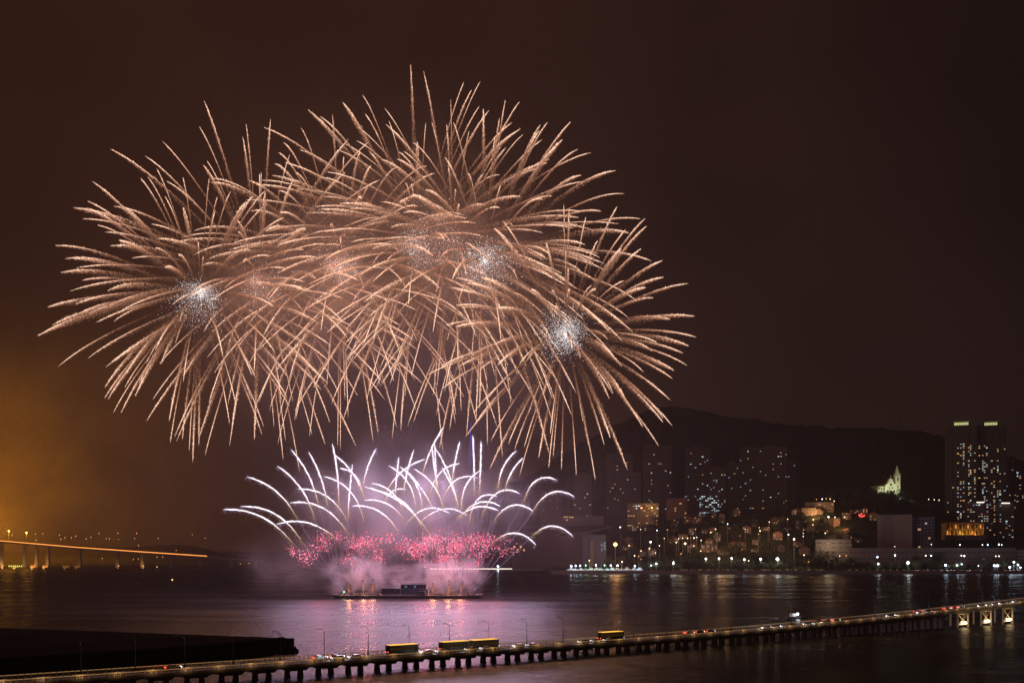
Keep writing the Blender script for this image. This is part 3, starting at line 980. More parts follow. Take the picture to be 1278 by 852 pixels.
BURSTS = [  # px, py, radius px, depth offset, trails, gravity, glitter, label
    (250, 366, 180, -10, 100, 0.24, 620, 'golden shell burst farthest left, with a bright white glitter core'),
    (325, 350, 222, 40, 100, 0.20, 170, 'large golden shell burst second from the left with a faint glitter core'),
    (425, 330, 196, 70, 96, 0.34, 200, 'golden shell burst third from the left with long drooping trails'),
    (522, 304, 232, 30, 100, 0.22, 480, 'tallest golden shell burst with the highest spikes and a loose glitter core'),
    (605, 322, 216, -20, 100, 0.26, 720, 'golden shell burst with dense white glitter core, second from the right'),
    (566, 296, 196, 85, 84, 0.2, 60, 'golden shell burst behind and between the two brightest upper bursts, almost without glitter'),
    (706, 414, 174, -45, 100, 0.20, 900, 'golden shell burst farthest right and lowest with bright glitter ball'),
]
for bi, (px, py, rp, dy, nt_, gr, ngl, lab) in enumerate(BURSTS):
    Y = BY + dy
    c = P(px, py, Y)
    o = empty('firework_burst', c); tag(o, lab, 'firework', 'golden shell bursts in the sky')
    Rr = rp / F * Y
    ga = math.pi * (3 - math.sqrt(5))
    off = rng.uniform(0, 6)
    for i in range(nt_):
        zz = 1 - 2 * (i + 0.5) / nt_; rad = math.sqrt(1 - zz * zz); th = ga * i + off
        d = np.array([rad * math.cos(th), rad * math.sin(th), zz]) + rng.normal(0, 0.11, 3)
        d /= np.linalg.norm(d)
        V, Fi, Cc = trail(d, Rr * rng.uniform(0.86, 1.06), Rr * gr * 0.56 * rng.uniform(0.8, 1.15), rng.choice([0.25, 0.45, 0.7, 1.0, 1.35], p=[0.26, 0.26, 0.22, 0.16, 0.10]), rng.uniform(0.75, 1.2))
        link('spark_trail', raw_mesh('spark_trail', V, Fi, 3, Cc), o)
    # glitter ball at the heart
    ngl = int(ngl * 3.4)
    d = rng.normal(0, 1, (ngl, 3)); d /= np.linalg.norm(d, axis=1, keepdims=True)
    lob = rng.normal(0, 1, 3); lob /= np.linalg.norm(lob)
    rr = (0.125 + 0.06 * (d @ lob)) * Rr * np.clip(rng.normal(0.85, 0.42, ngl), 0.03, 2.1)
    pc = d * rr[:, None]; pc[:, 2] -= 0.02 * Rr
    dd = rng.normal(0, 1, (ngl, 3)); dd /= np.linalg.norm(dd, axis=1, keepdims=True)
    sz = rng.uniform(0.09, 0.27, ngl)
    tw = rng.uniform(0.5, 1.5, ngl)[:, None] * np.array([[1.3, 1.2, 1.2]])
    gob = link('glitter', spark_mesh('glitter', pc, dd, sz * 1.3, sz, tw), o); tag(gob, kind='stuff')
    lamp('burst_light', c, 3.6e5, (1.0, 0.45, 0.29), 14.0)

# white comets fanning up from the barge: tip, middle and lower end of each bright arc, read as positions in the fan
ZA = lambda x, y: (270 + x / 5.326, 530 + y / 5.326)
ZB = lambda x, y: (480 + x / 5.112, 530 + y / 5.112)
CA = [((45, 562), (190, 572), (510, 790)), ((163, 542), (300, 555), (570, 780)), ((205, 345), (340, 400), (530, 610)), ((405, 273), (520, 370), (650, 610)),
      ((500, 167), (600, 310), (680, 540)), ((615, 182), (690, 340), (740, 540)), ((773, 127), (800, 290), (815, 540)), ((780, 195), (890, 300), (985, 490)),
      ((820, 288), (890, 310), (970, 440)), ((905, 260), (890, 400), (875, 620)), ((715, 342), (830, 390), (980, 640)), ((540, 427), (660, 440), (870, 640)),
      ((490, 517), (620, 520), (880, 730)), ((400, 660), (540, 640), (800, 760)), ((1065, 155), (1010, 270), (975, 420)), ((985, 410), (1225, 515), (1420, 730)),
      ((1030, 388), (1110, 410), (1240, 560)), ((1035, 430), (1225, 500), (1370, 690)), ((985, 500), (1100, 510), (1245, 625)), ((900, 540), (1010, 545), (1215, 720))]
CB = [((25, 260), (100, 310), (200, 540)), ((90, 207), (75, 350), (65, 470)), ((95, 265), (150, 310), (240, 540)), ((187, 158), (150, 280), (120, 440)), ((262, 218), (180, 250), (0, 450)),
      ((375, 15), (300, 150), (240, 320)), ((318, 115), (325, 260), (330, 440)), ((303, 140), (315, 250), (345, 420)), ((325, 150), (400, 290), (470, 530)), ((187, 282), (260, 330), (375, 530)),
      ((480, 245), (400, 270), (290, 450)), ((480, 105), (450, 230), (430, 380)), ((562, 68), (570, 240), (570, 440)), ((615, 105), (612, 260), (605, 440)), ((608, 292), (560, 330), (490, 540)),
      ((595, 340), (510, 330), (370, 480)), ((365, 272), (410, 350), (470, 520)), ((840, 165), (780, 230), (725, 410)), ((885, 210), (830, 270), (770, 410)), ((1095, 350), (1030, 335), (885, 490)),
      ((1210, 458), (1110, 425), (940, 560)), ((860, 437), (790, 415), (620, 580)), ((945, 548), (850, 510), (690, 620)), ((715, 455), (660, 445), (540, 620)), ((740, 520), (640, 490), (480, 590)),
      ((725, 548), (630, 520), (460, 600)), ((415, 565), (310, 530), (130, 640)), ((525, 575), (420, 535), (220, 630)), ((1200, 710), (1080, 645), (940, 710)), ((965, 765), (840, 690), (700, 740)),
      ((135, 412), (80, 410), (0, 490)), ((150, 300), (230, 400), (310, 530))]
comets = [[ZA(*p) for p in c] for c in CA] + [[ZB(*p) for p in c] for c in CB]
comets.sort(key=lambda c: c[0][0])
WHITE = np.array([1.0, 0.9, 1.02]); LAV = np.array([0.42, 0.32, 0.55]); GOLD = np.array([0.75, 0.48, 0.22])
for ci, (a, m_, b) in enumerate(comets):
    tip, mid, low = np.array(a), np.array(m_), np.array(b)
    l1 = np.linalg.norm(mid - tip); l2 = np.linalg.norm(low - mid); tm = l1 / (l1 + l2)
    ctrl = (mid - (1 - tm) ** 2 * tip - tm ** 2 * low) / (2 * tm * (1 - tm))
    q = np.linspace(0, 1, 26)[:, None]
    path = (1 - q) ** 2 * tip + 2 * q * (1 - q) * ctrl + q ** 2 * low
    Yc = BY + rng.uniform(-7, 7)
    dv = path[-1] - path[-2]; dv /= np.linalg.norm(dv)
    if dv[1] < 0.3: dv = np.array([dv[0], 0.3]); dv /= np.linalg.norm(dv)
    gx = low[0] + dv[0] / dv[1] * (737 - low[1]) * 0.85
    gx = min(592, max(428, gx))
    def W3(p2): return np.array([P(x, y, Yc)[:] for x, y in p2])
    P3 = W3(path)
    u = np.linspace(0, 1, 26)
    rad = 0.58 * np.clip(u * 9 + 0.22, 0, 1) * np.clip((1 - u) * 2.4 + 0.1, 0, 1)
    fade = np.clip((1 - u) * 2.6, 0, 1)[:, None]
    col = (WHITE * 1.5) * fade + GOLD * (1 - fade)
    rad = rad * rng.uniform(0.8, 1.15, 26); col = col * rng.uniform(0.78, 1.15, (26, 1))
    P3 = P3 + rng.normal(0, 0.10, P3.shape)
    V, Fi, Cc = tube_arrays(P3, rad, col, 8)
    rt = link('comet', raw_mesh('comet', V, Fi, 3, Cc))
    lean = 'arching left' if tip[0] < low[0] - 12 else ('arching right' if tip[0] > low[0] + 12 else 'rising nearly straight')
    hgt = 'high' if tip[1] < 580 else ('low' if tip[1] > 625 else 'mid height')
    tag(rt, f'{hgt} white comet streak {lean} over the barge, its tip {ordinal(ci + 1)} from the left', 'comet', 'white comets fanning up from the barge')
    # dim rising tail down to the mortars
    foot = np.array([gx, 737.0]); n2 = 10
    q = np.linspace(0, 1, n2)[:, None]
    t2 = W3(low * (1 - q) + foot * q)
    V, Fi, Cc = tube_arrays(t2, np.linspace(0.15, 0.07, n2), np.tile(LAV * 0.62, (n2, 1)), 4)
    link('rising_tail', raw_mesh('rising_tail', V, Fi, 3, Cc), rt)
    # shed sparks, tinted lavender to stand for the glow halo round the comet
    n = 330
    k_ = rng.integers(0, 26, n); base = P3[k_]
    sp_ = rng.normal(0, 1, (n, 3)) * np.array([1.0, 1.0, 1.0]) + np.array([0, 0, -0.7])
    dn = rng.normal(0, 0.35, (n, 3)) + np.array([0, 0, -1]); dn /= np.linalg.norm(dn, axis=1, keepdims=True)
    uu = (k_ / 25.0)[:, None]
    cc = (np.array([[0.50, 0.36, 0.62]]) * (1 - uu) + np.array([[0.7, 0.42, 0.2]]) * uu) * rng.uniform(0.35, 1.0, (n, 1))
    link('halo_sparks', spark_mesh('halo_sparks', base + sp_, dn, rng.uniform(0.3, 0.9, n), rng.uniform(0.08, 0.17, n), cc), rt)

# pink crackling stars low over the barge
CL = [('pink crackling spark cloud curving at the far left over the barge', [(385, 690, 14, 9, 120), (403, 678, 13, 8, 90), (420, 672, 10, 7, 40)]),
      ('pink crackling spark cloud hanging left of the barge centre', [(443, 686, 12, 15, 150), (460, 677, 16, 9, 120), (474, 693, 7, 8, 50), (487, 672, 13, 9, 80), (503, 678, 12, 10, 90)]),
      ('densest pink crackling spark cloud right of the barge centre', [(520, 686, 14, 9, 210), (545, 673, 14, 8, 170), (565, 682, 20, 13, 330), (548, 699, 14, 5, 80), (590, 676, 16, 9, 120)]),
      ('pink crackling spark cloud trailing off at the right end of the fan', [(610, 675, 18, 7, 120), (631, 687, 9, 7, 40), (592, 700, 10, 9, 50), (606, 690, 16, 9, 60)])]
for lab, blobs in CL:
    cs = []
    for (px, py, sx, sy, n) in blobs:
        n = int(n * 2.0)
        kk = max(3, n // 16); sxc = px + rng.normal(0, sx * 0.6, kk); syc = py + rng.normal(0, sy * 0.55, kk); wk = rng.integers(0, kk, n)
        x = sxc[wk] + rng.normal(0, 4.2, n); y = syc[wk] + rng.normal(0, 3.4, n); Yv = BY + rng.normal(0, 6, n)
        cs.append(np.array([P(a, b, c)[:] for a, b, c in zip(x, y, Yv)]))
    pc = np.vstack(cs); n = len(pc)
    dn = rng.normal(0, 0.5, (n, 3)) + np.array([0.2, 0, -0.8]); dn /= np.linalg.norm(dn, axis=1, keepdims=True)
    hot = rng.random(n) ** 2.0
    cc = np.array([[1.15, 0.05, 0.2]]) * (1 - hot[:, None]) + np.array([[2.2, 0.95, 1.15]]) * hot[:, None]
    cc *= rng.uniform(0.4, 1.1, (n, 1))
    w_ = rng.uniform(0.2, 0.46, n)
    o = link('spark_cloud', spark_mesh('spark_cloud', pc, dn, w_ * rng.uniform(1.0, 2.0, n), w_, cc))
    tag(o, lab, 'firework sparks', 'pink crackling stars over the barge', 'stuff')

# short orange gerbs on the deck
for i, (px, hgt, lean) in enumerate([(437, 9, -0.2), (455, 10, -0.1), (466, 11, 0.0), (541, 8, -0.1), (560, 10, 0.1), (575, 9, 0.25)]):
    n = 90; t = rng.random(n) ** 0.7
    base = np.array([bx(px), BY - 4.5, 4.2])
    pc = base + np.stack([lean * t * hgt * 0.7 + rng.normal(0, 0.3 + 0.35 * t), rng.normal(0, 0.3 + 0.3 * t), t * hgt], 1)
    dn = np.stack([lean * 0.5 + rng.normal(0, 0.15, n), rng.normal(0, 0.15, n), np.ones(n)], 1); dn /= np.linalg.norm(dn, axis=1, keepdims=True)
    cc = (np.array([[1.8, 0.55, 0.16]])) * ((1 - t)[:, None] ** 1.3) * 0.8 + 0.02
    o = link('gerb_fountain', spark_mesh('gerb_fountain', pc, dn, rng.uniform(0.4, 0.9, n), rng.uniform(0.05, 0.12, n), cc))
    tag(o, f'small orange spark fountain on the barge deck, {ordinal(i + 1)} from the left', 'firework fountain', 'orange spark fountains on the barge deck')
    lamp('gerb_light', base + np.array([0, -0.5, 4.5]), 14000, (1.0, 0.40, 0.2), 1.0)
# light the fireworks give
for px, py, pw, cl_, rad in [(380, 618, 2.6e5, (0.9, 0.6, 0.95), 22), (455, 600, 4.5e5, (0.9, 0.6, 0.95), 24), (520, 605, 5.4e5, (0.9, 0.6, 0.95), 24), (580, 605, 5.0e5, (0.9, 0.6, 0.95), 24), (650, 625, 2.6e5, (0.9, 0.6, 0.95), 22)]:
    lamp('comet_light', P(px, py, BY), pw, cl_, rad)
for px, py, pw in [(400, 683, 4e4), (455, 682, 7e4), (530, 684, 10e4), (575, 680, 12e4), (615, 680, 5e4)]:
    lamp('crackle_light', P(px, py, BY), pw, (1.0, 0.2, 0.27), 5)
# a single violet rising streak
q = np.linspace(0, 1, 12)[:, None]; pp = np.array([587.5, 527.0]) * (1 - q) + np.array([586.0, 600.0]) * q
P3 = np.array([P(x, y, BY + 12)[:] for x, y in pp]); V, Fi, Cc = tube_arrays(P3, np.full(12, 0.3), np.tile(np.array([0.10, 0.07, 0.42]), (12, 1)), 5)
o = link('rising_shell_streak', raw_mesh('rising_shell_streak', V, Fi, 3, Cc)); tag(o, 'thin violet vertical streak rising between white comets and golden trails', 'rising streak')


# ------------------------------------------------------------------ smoke
def smoke_box(name, x0, x1, y0, y1, z0, z1, dens, scale, lo, hi, col=(0.8, 0.78, 0.8), fall=1.0, stretch=(1, 1, 1), seed=0.0, aniso=0.2, step=None, ell=1.0):
    mb = MB(); cx, cy_, cz = (x0 + x1) / 2, (y0 + y1) / 2, (z0 + z1) / 2
    sx, sy, sz = (x1 - x0) / 2, (y1 - y0) / 2, (z1 - z0) / 2
    bm = bmesh.new(); bmesh.ops.create_icosphere(bm, subdivisions=3, radius=1.0)
    me = bpy.data.meshes.new(name); bm.to_mesh(me); bm.free()
    o = bpy.data.objects.new(name, me); COL.objects.link(o)
    o.location = (cx, cy_, cz); o.scale = (sx, sy, sz)
    m = bpy.data.materials.new(name); m.use_nodes = True
    t = m.node_tree; t.nodes.clear()
    out = t.nodes.new('ShaderNodeOutputMaterial'); pv = t.nodes.new('ShaderNodeVolumePrincipled')
    pv.inputs['Color'].default_value = (*col, 1); pv.inputs['Anisotropy'].default_value = aniso
    t.links.new(pv.outputs[0], out.inputs['Volume'])
    tc = t.nodes.new('ShaderNodeTexCoord')
    mp = t.nodes.new('ShaderNodeMapping'); mp.inputs['Scale'].default_value = (sx * scale * stretch[0], sy * scale * stretch[1], sz * scale * stretch[2])
    mp.inputs['Location'].default_value = (seed, seed * 0.7, seed * 1.3)
    t.links.new(tc.outputs['Object'], mp.inputs[0])
    n = t.nodes.new('ShaderNodeTexNoise'); n.inputs['Scale'].default_value = 1.0; n.inputs['Detail'].default_value = 5; n.inputs['Roughness'].default_value = 0.58; n.inputs['Distortion'].default_value = 0.6
    t.links.new(mp.outputs[0], n.inputs['Vector'])
    mr = t.nodes.new('ShaderNodeMapRange'); mr.inputs['From Min'].default_value = lo; mr.inputs['From Max'].default_value = hi
    mr.inputs['To Min'].default_value = 0.0; mr.inputs['To Max'].default_value = 1.0
    t.links.new(n.outputs['Fac'], mr.inputs['Value'])
    ln = t.nodes.new('ShaderNodeVectorMath'); ln.operation = 'LENGTH'; t.links.new(tc.outputs['Object'], ln.inputs[0])
    fr = t.nodes.new('ShaderNodeMapRange'); fr.inputs['From Min'].default_value = 1.0; fr.inputs['From Max'].default_value = 1.0 - 0.75 * ell
    fr.interpolation_type = 'SMOOTHSTEP'
    t.links.new(ln.outputs['Value'], fr.inputs['Value'])
    m1 = t.nodes.new('ShaderNodeMath'); m1.operation = 'MULTIPLY'; t.links.new(mr.outputs[0], m1.inputs[0]); t.links.new(fr.outputs[0], m1.inputs[1])
    m2 = t.nodes.new('ShaderNodeMath'); m2.operation = 'MULTIPLY'; t.links.new(m1.outputs[0], m2.inputs[0]); m2.inputs[1].default_value = dens
    t.links.new(m2.outputs[0], pv.inputs['Density'])
    try: m.cycles.volume_step_rate = step or 1.0
    except Exception: pass
    me.materials.append(m)
    tag(o, kind='stuff')
    return o


# smoke rolling off the deck, behind the launch racks
smoke_box('deck_smoke', bx(385), bx(492), BY + 2, BY + 44, -6, 38, 0.12, 0.07, 0.43, 0.60, seed=2.0, ell=1.2)
smoke_box('deck_smoke', bx(498), bx(618), BY + 2, BY + 44, -6, 38, 0.125, 0.07, 0.43, 0.60, seed=7.0, ell=1.2)
# thin smoke hanging through the fan of comets and the pink stars
smoke_box('drifting_smoke', bx(300), bx(715), BY - 25, BY + 80, -8, 150, 0.0085, 0.03, 0.33, 0.72, seed=11.0, ell=1.3)
# smoke of the shells around and behind the bursts, drifting to the left
smoke_box('shell_smoke', bx(40), bx(860), BY - 40, BY + 190, 40, 470, 0.0015, 0.013, 0.38, 0.68, seed=19.0, step=2.0, ell=1.33)
smoke_box('shell_smoke', bx(150), bx(560), BY - 20, BY + 150, 110, 330, 0.0022, 0.02, 0.40, 0.70, seed=27.0, step=2.0, ell=1.33)
smoke_box('shell_smoke', bx(430), bx(800), BY - 20, BY + 150, 100, 370, 0.0022, 0.02, 0.40, 0.70, seed=33.0, step=2.0, ell=1.33)
smoke_box('drifting_smoke', bx(600), bx(900), BY + 40, BY + 260, -30, 170, 0.0020, 0.012, 0.34, 0.70, seed=51.0, step=2.0, ell=1.33)
smoke_box('deck_smoke', bx(462), bx(535), BY + 6, BY + 40, -6, 30, 0.07, 0.07, 0.43, 0.60, seed=61.0, ell=1.2)
smoke_box('drifting_smoke', bx(250), bx(440), BY - 10, BY + 90, -12, 60, 0.010, 0.028, 0.38, 0.70, seed=71.0, ell=1.3)
# smoke bank blown across the distant bridge, lit orange by the added lamps
smoke_box('smoke_bank', -1900, -330, 1300, 2700, -200, 660, 0.0014, 0.006, 0.40, 0.70, seed=41.0, step=2.0, ell=1.33)

# ------------------------------------------------------------------ haze
hb = MB(); hb.box(-3600, 3600, -40, 3650, -4.2, 520)
hz = hb.build('haze', None)
m = bpy.data.materials.new('haze_air'); m.use_nodes = True; t = m.node_tree; t.nodes.clear()
out = t.nodes.new('ShaderNodeOutputMaterial'); pv = t.nodes.new('ShaderNodeVolumePrincipled')
pv.inputs['Color'].default_value = (0.9, 0.88, 0.88, 1); pv.inputs['Density'].default_value = 0.00005; pv.inputs['Anisotropy'].default_value = 0.0
t.links.new(pv.outputs[0], out.inputs['Volume']); hz.data.materials.append(m); tag(hz, kind='stuff')
# ------------------------------------------------------------------ city on the far shore
WMESH = {}


def win_mesh(w, h, m):
    k_ = (round(w, 2), round(h, 2), m)
    if k_ not in WMESH:
        b = MB(); b.box(-w / 2, w / 2, -0.08, 0.0, -h / 2, h / 2)
        me = b.mesh('window'); me.materials.append(M[m]); WMESH[k_] = me
    return WMESH[k_]


def window(parent, x, y, z, w, h, m):
    o = bpy.data.objects.new('window', win_mesh(w, h, m)); COL.objects.link(o); o.parent = parent; o.location = (x, y, z)
    return o


def front_windows(parent, w, yf, z0, z1, dx, dz, ww, wh, prob, r, mats=('win_warm', 'win_white', 'win_cool'), cap=100, colp=None, unlit=True):
    """lit windows as parts, the dark ones as one part; colp(x) scales the chance by column"""
    nx = max(1, int(w / dx)); nz = max(1, int((z1 - z0) / dz))
    dark = MB(); lit = []
    for i in range(nx):
        for j in range(nz):
            x = -w / 2 + (i + 0.5) * w / nx; z = z0 + (j + 0.5) * (z1 - z0) / nz
            p = prob * (colp(x / w + 0.5) if colp else 1)
            if r.random() < p: lit.append((x, z))
            else: dark.box(x - ww / 2, x + ww / 2, yf - 0.06, yf, z - wh / 2, z + wh / 2)
    r.shuffle(lit)
    for (x, z) in lit[:cap]:
        m = r.choices(mats, [3, 2, 2.2][:len(mats)])[0]
        if r.random() < 0.10: m = 'win_bright'
        window(parent, x, yf, z, ww * r.choice([1, 1, 1, 1.6]), wh, m)
    if dark.v and unlit:
        o = dark.build('unlit_windows', M['dark_glass'], parent); tag(o, kind='stuff')


def block(name, px0, px1, pyt, Y, depth, wall, label, cat='building', group=None, base=None, roof='roof_flat', yaw=None, win=None, seed=1, parapet=True):
    k_ = Y / F
    cx = ((px0 + px1) / 2 - 639) * k_; w = (px1 - px0) * k_
    zb = base if base is not None else min(terrain(cx - w / 2, Y), terrain(cx + w / 2, Y), terrain(cx, Y)) - 1.0
    h = zrow(pyt, Y) - zb
    if yaw is None: yaw = -math.asin(cx / math.hypot(cx, Y)) * 0.9
    o = empty(name, (cx, Y, zb), yaw); tag(o, label, cat, group)
    MB().box(-w / 2, w / 2, 0, depth, 0, h).build('wall', M[wall], o)
    mb = MB()
    if parapet:
        t = 0.35; hh = 0.9
        mb.box(-w / 2 - t, w / 2 + t, -t, depth + t, h + 0.003, h + 0.4)
        mb.box(-w / 2 - t, w / 2 + t, -t, 0.0, h + 0.403, h + hh); mb.box(-w / 2 - t, w / 2 + t, depth, depth + t, h + 0.403, h + hh)
        mb.build('roof', M[roof], o)
    if win: front_windows(o, w, -0.02, h * win.get('z0', 0.05), h * 0.97, win['dx'], win['dz'], win['w'], win['h'], win['p'], random.Random(seed), win.get('m', ('win_warm', 'win_white', 'win_cool')), win.get('cap', 100), win.get('colp'))
    return o, w, h


# twin residential towers
def tower(px0, px1, pyt, c0, c1, lab, seed, cols):
    Y = 1960.0; k_ = Y / F
    o, w, h = block('residential_tower', px0, px1, pyt, Y, 34, 'tower_wall', lab, 'tower', 'twin residential towers', parapet=False)
    r = random.Random(seed)
    # projecting bays
    for a, b in ((0.0, 0.16), (0.30, 0.36), (0.62, 0.68), (0.84, 1.0)):
        MB().box(-w / 2 + a * w, -w / 2 + b * w, -1.6, -0.003, 0, h - 2).build('bay', M['tower_wall'], o)
    mb = MB()
    for j in range(int(h / 3.7)):
        z = 3 + j * 3.7
        mb.box(-w / 2 + 0.17 * w, -w / 2 + 0.29 * w, -1.2, -0.003, z - 0.5, z); mb.box(-w / 2 + 0.69 * w, -w / 2 + 0.83 * w, -1.2, -0.003, z - 0.5, z)
    bo = mb.build('balconies', M['tower_wall'], o); tag(bo, kind='stuff')
    MB().box(-w / 2 - 0.3, w / 2 + 0.3, -1.9, 34, h + 0.003, h + 1.6).build('roof', M['roof_flat'], o)
    # lit crown
    a = ((c0 - (px0 + px1) / 2)) * k_; b = ((c1 - (px0 + px1) / 2)) * k_
    cw = b - a; cx = (a + b) / 2
    MB().box(cx - cw * 0.44, cx + cw * 0.44, 3, 26, h + 1.6, h + 8.5).build('crown_core', M['tower_wall'], o)
    mb = MB()
    for i in range(9):
        x = cx - cw * 0.42 + cw * 0.84 * i / 8; mb.box(x - 0.35, x + 0.35, 1.6, 2.9, h + 1.62, h + 8.0)
    mb.build('crown_fin', M['white_wall'], o)
    MB().box(cx - cw * 0.43, cx + cw * 0.43, 2.6, 2.97, h + 2.0, h + 7.4).build('crown_light', M['crown_green'], o)
    MB().box(cx - cw * 0.54, cx + cw * 0.54, 0.4, 28, h + 8.5, h + 9.6).build('crown_slab', M['white_wall'], o)
    # scattered lit rooms in two columns of flats
    n = 0; rows = int((h - 8) / 3.7)
    dark = MB()
    for j in range(rows):
        z = 5 + j * 3.7
        for (f, p) in cols:
            x = -w / 2 + f * w; yy = -0.01 if not (f < 0.16 or 0.3 < f < 0.36 or 0.62 < f < 0.68 or f > 0.84) else -1.61
            if r.random() < p and n < 98:
                m = r.choices(['win_warm', 'win_white', 'win_cool', 'win_bright', 'win_amber'], [3.6, 3.0, 1.5, 0.5, 0.5])[0]
                window(o, x, yy, z, r.choice([2.2, 2.2, 3.4]), 1.9, m); n += 1
            else: dark.box(x - 1.2, x + 1.2, yy - 0.06, yy, z - 0.9, z + 0.9)
    d = dark.build('unlit_windows', M['dark_glass'], o); tag(d, kind='stuff')


tower(1181.5, 1217.5, 531.5, 1190, 1209.5, 'left one of the two tall residential towers with green lit crowns', 4,
      [(0.08, 0.05), (0.245, 0.03), (0.40, 0.42), (0.49, 0.46), (0.58, 0.34), (0.745, 0.42), (0.80, 0.22), (0.93, 0.36)])
tower(1221, 1254.5, 531.5, 1228, 1245.5, 'right one of the two tall residential towers with green lit crowns', 8,
      [(0.08, 0.14), (0.20, 0.36), (0.26, 0.4), (0.33, 0.32), (0.50, 0.16), (0.58, 0.3), (0.70, 0.34), (0.78, 0.26), (0.93, 0.10)])

# dim high-rises behind, under the hill
FT = [(716, 738, 592, 0.04), (757, 790, 566, 0.055), (803, 838, 556, 0.075), (855, 887, 559, 0.07), (886, 906, 584, 0.08), (908, 922, 578, 0.05), (923, 944, 559, 0.06), (945, 982, 558, 0.06), (983, 993, 577, 0.05), (770, 800, 590, 0.05), (1256, 1268, 571, 0.09), (1270, 1300, 578, 0.08), (674, 700, 612, 0.03)]
for i, (a, b, t, p) in enumerate(sorted(FT)):
    o, w, h = block('high_rise', a, b, t, 2330.0 + (i % 3) * 25, 26, 'tower_far', f'dim distant high-rise with a few lit windows under the hill, {ordinal(i + 1)} from the left', 'high-rise', 'dim high-rises under the hill',
                    win=dict(dx=5.4, dz=4.2, w=2.6, h=1.7, p=p * 0.8, z0=0.25), seed=20 + i)
    mb = MB(); mb.box(-w * 0.2, w * 0.15, 4, 14, h + 0.5, h + 6); mb.build('lift_house', M['tower_far'], o)

# church on its hill
CY = 1880.0; kc = CY / F
cx0 = (1105.5 - 639) * kc
ch = empty('hilltop_church', (cx0, CY, zrow(616.8, CY)))
tag(ch, 'floodlit pale hilltop church with a gabled front and slender steeple', 'church')
nw = 15.0 * kc / 2                      # half width of the gabled front
nx = (1112 - 1105.5) * kc
MB().prism_y([(nx - nw, 0), (nx + nw, 0), (nx + nw, 17), (nx + nw * 0.55, 21), (nx + nw * 0.2, 30), (nx - nw * 0.2, 30), (nx - nw * 0.55, 21), (nx - nw, 17)], 0, 9).build('front', M['white_wall'], ch)
MB().prism_y([(nx - nw * 0.8, 0), (nx + nw * 0.8, 0), (nx + nw * 0.8, 15), (nx, 24), (nx - nw * 0.8, 15)], 9.01, 48).build('nave', M['white_wall'], ch)
MB().prism_y([(nx - nw * 0.85, 15.05), (nx + nw * 0.85, 15.05), (nx, 24.6)], 9.02, 48.5).build('nave_roof', M['roof_tile'], ch)
mb = MB(); mb.box(nx - 0.25, nx + 0.25, 3, 3.5, 30, 36); mb.box(nx - 1.3, nx + 1.3, 3, 3.5, 33.4, 34); mb.build('cross', M['white_wall'], ch)
def arch(cx, w, z0, z1, y0=-0.09, y1=-0.003):
    b = MB(); pr = [(cx - w / 2, z0), (cx + w / 2, z0), (cx + w / 2, z1)]
    for q in range(1, 8):
        an = math.pi * q / 8; pr.append((cx + w / 2 * math.cos(an), z1 + w / 2 * math.sin(an)))
    pr.append((cx - w / 2, z1)); b.prism_y(pr, y0, y1); return b
arch(nx, 4.2, 0.2, 5.0).build('door', M['bark'], ch)
for q in (-1, 1): arch(nx + q * 6.2, 2.2, 3, 8).build('window', M['dark_glass'], ch)
for q in (-1, 1): arch(nx + q * 2.6, 1.8, 10, 13.5).build('window', M['dark_glass'], ch)
mb = MB(); mb.tube([(nx, -0.1, 18.6), (nx, -0.004, 18.6)], 2.1, 14); mb.build('rose_window', M['dark_glass'], ch)
# steeple at the right
tx = (1121 - 1105.5) * kc; tw = 6.2 * kc / 2
MB().box(tx - tw, tx + tw, 1.5, 1.5 + 2 * tw, 0, 35).build('bell_tower', M['white_wall'], ch)
MB().box(tx - tw * 1.12, tx + tw * 1.12, 1.2, 1.8 + 2 * tw, 35.003, 36).build('cornice', M['white_wall'], ch)
mb = MB(); mb.taper(tx, 1.5 + tw, 36, 56, 2 * tw * 0.86, 2 * tw * 0.86, 0.3, 0.3); mb.build('spire', M['white_wall'], ch)
for a in (-1, 1):
    for b in (-1, 1):
        mb = MB(); mb.taper(tx + a * tw * 0.9, 1.5 + tw + b * tw * 0.9, 36, 42, 1.1, 1.1, 0.1, 0.1); mb.build('pinnacle', M['white_wall'], ch)
arch(tx, 2.6, 26, 30.5, 1.4, 1.497).build('window', M['dark_glass'], ch); arch(tx, 2.2, 12, 16, 1.4, 1.497).build('window', M['dark_glass'], ch)
# wing at the left
wx0 = (1090.5 - 1105.5) * kc; wx1 = nx - nw - 0.02
MB().box(wx0, wx1, 3, 16, 0, 15.5).build('wing', M['white_wall'], ch)
MB().box(wx0 - 0.4, wx1 - 0.02, 2.6, 16.4, 15.503, 16.4).build('wing_roof', M['roof_tile'], ch)
for q in range(6):
    x = wx0 + (q + 0.5) * (wx1 - wx0) / 6
    arch(x, 1.9, 2, 5, 2.9, 2.997).build('window', M['dark_glass'], ch); arch(x, 1.7, 9, 12, 2.9, 2.997).build('window', M['dark_glass'], ch)
for px, pw in ((1088, 6e3), (1098, 8e3), (1107, 1e4), (1116, 1e4), (1125, 8e3)):
    lamp('church_floodlight', ((px - 639) * kc, CY - 26, ch.location.z + 7), pw, (0.92, 1.0, 0.55), 0.8)
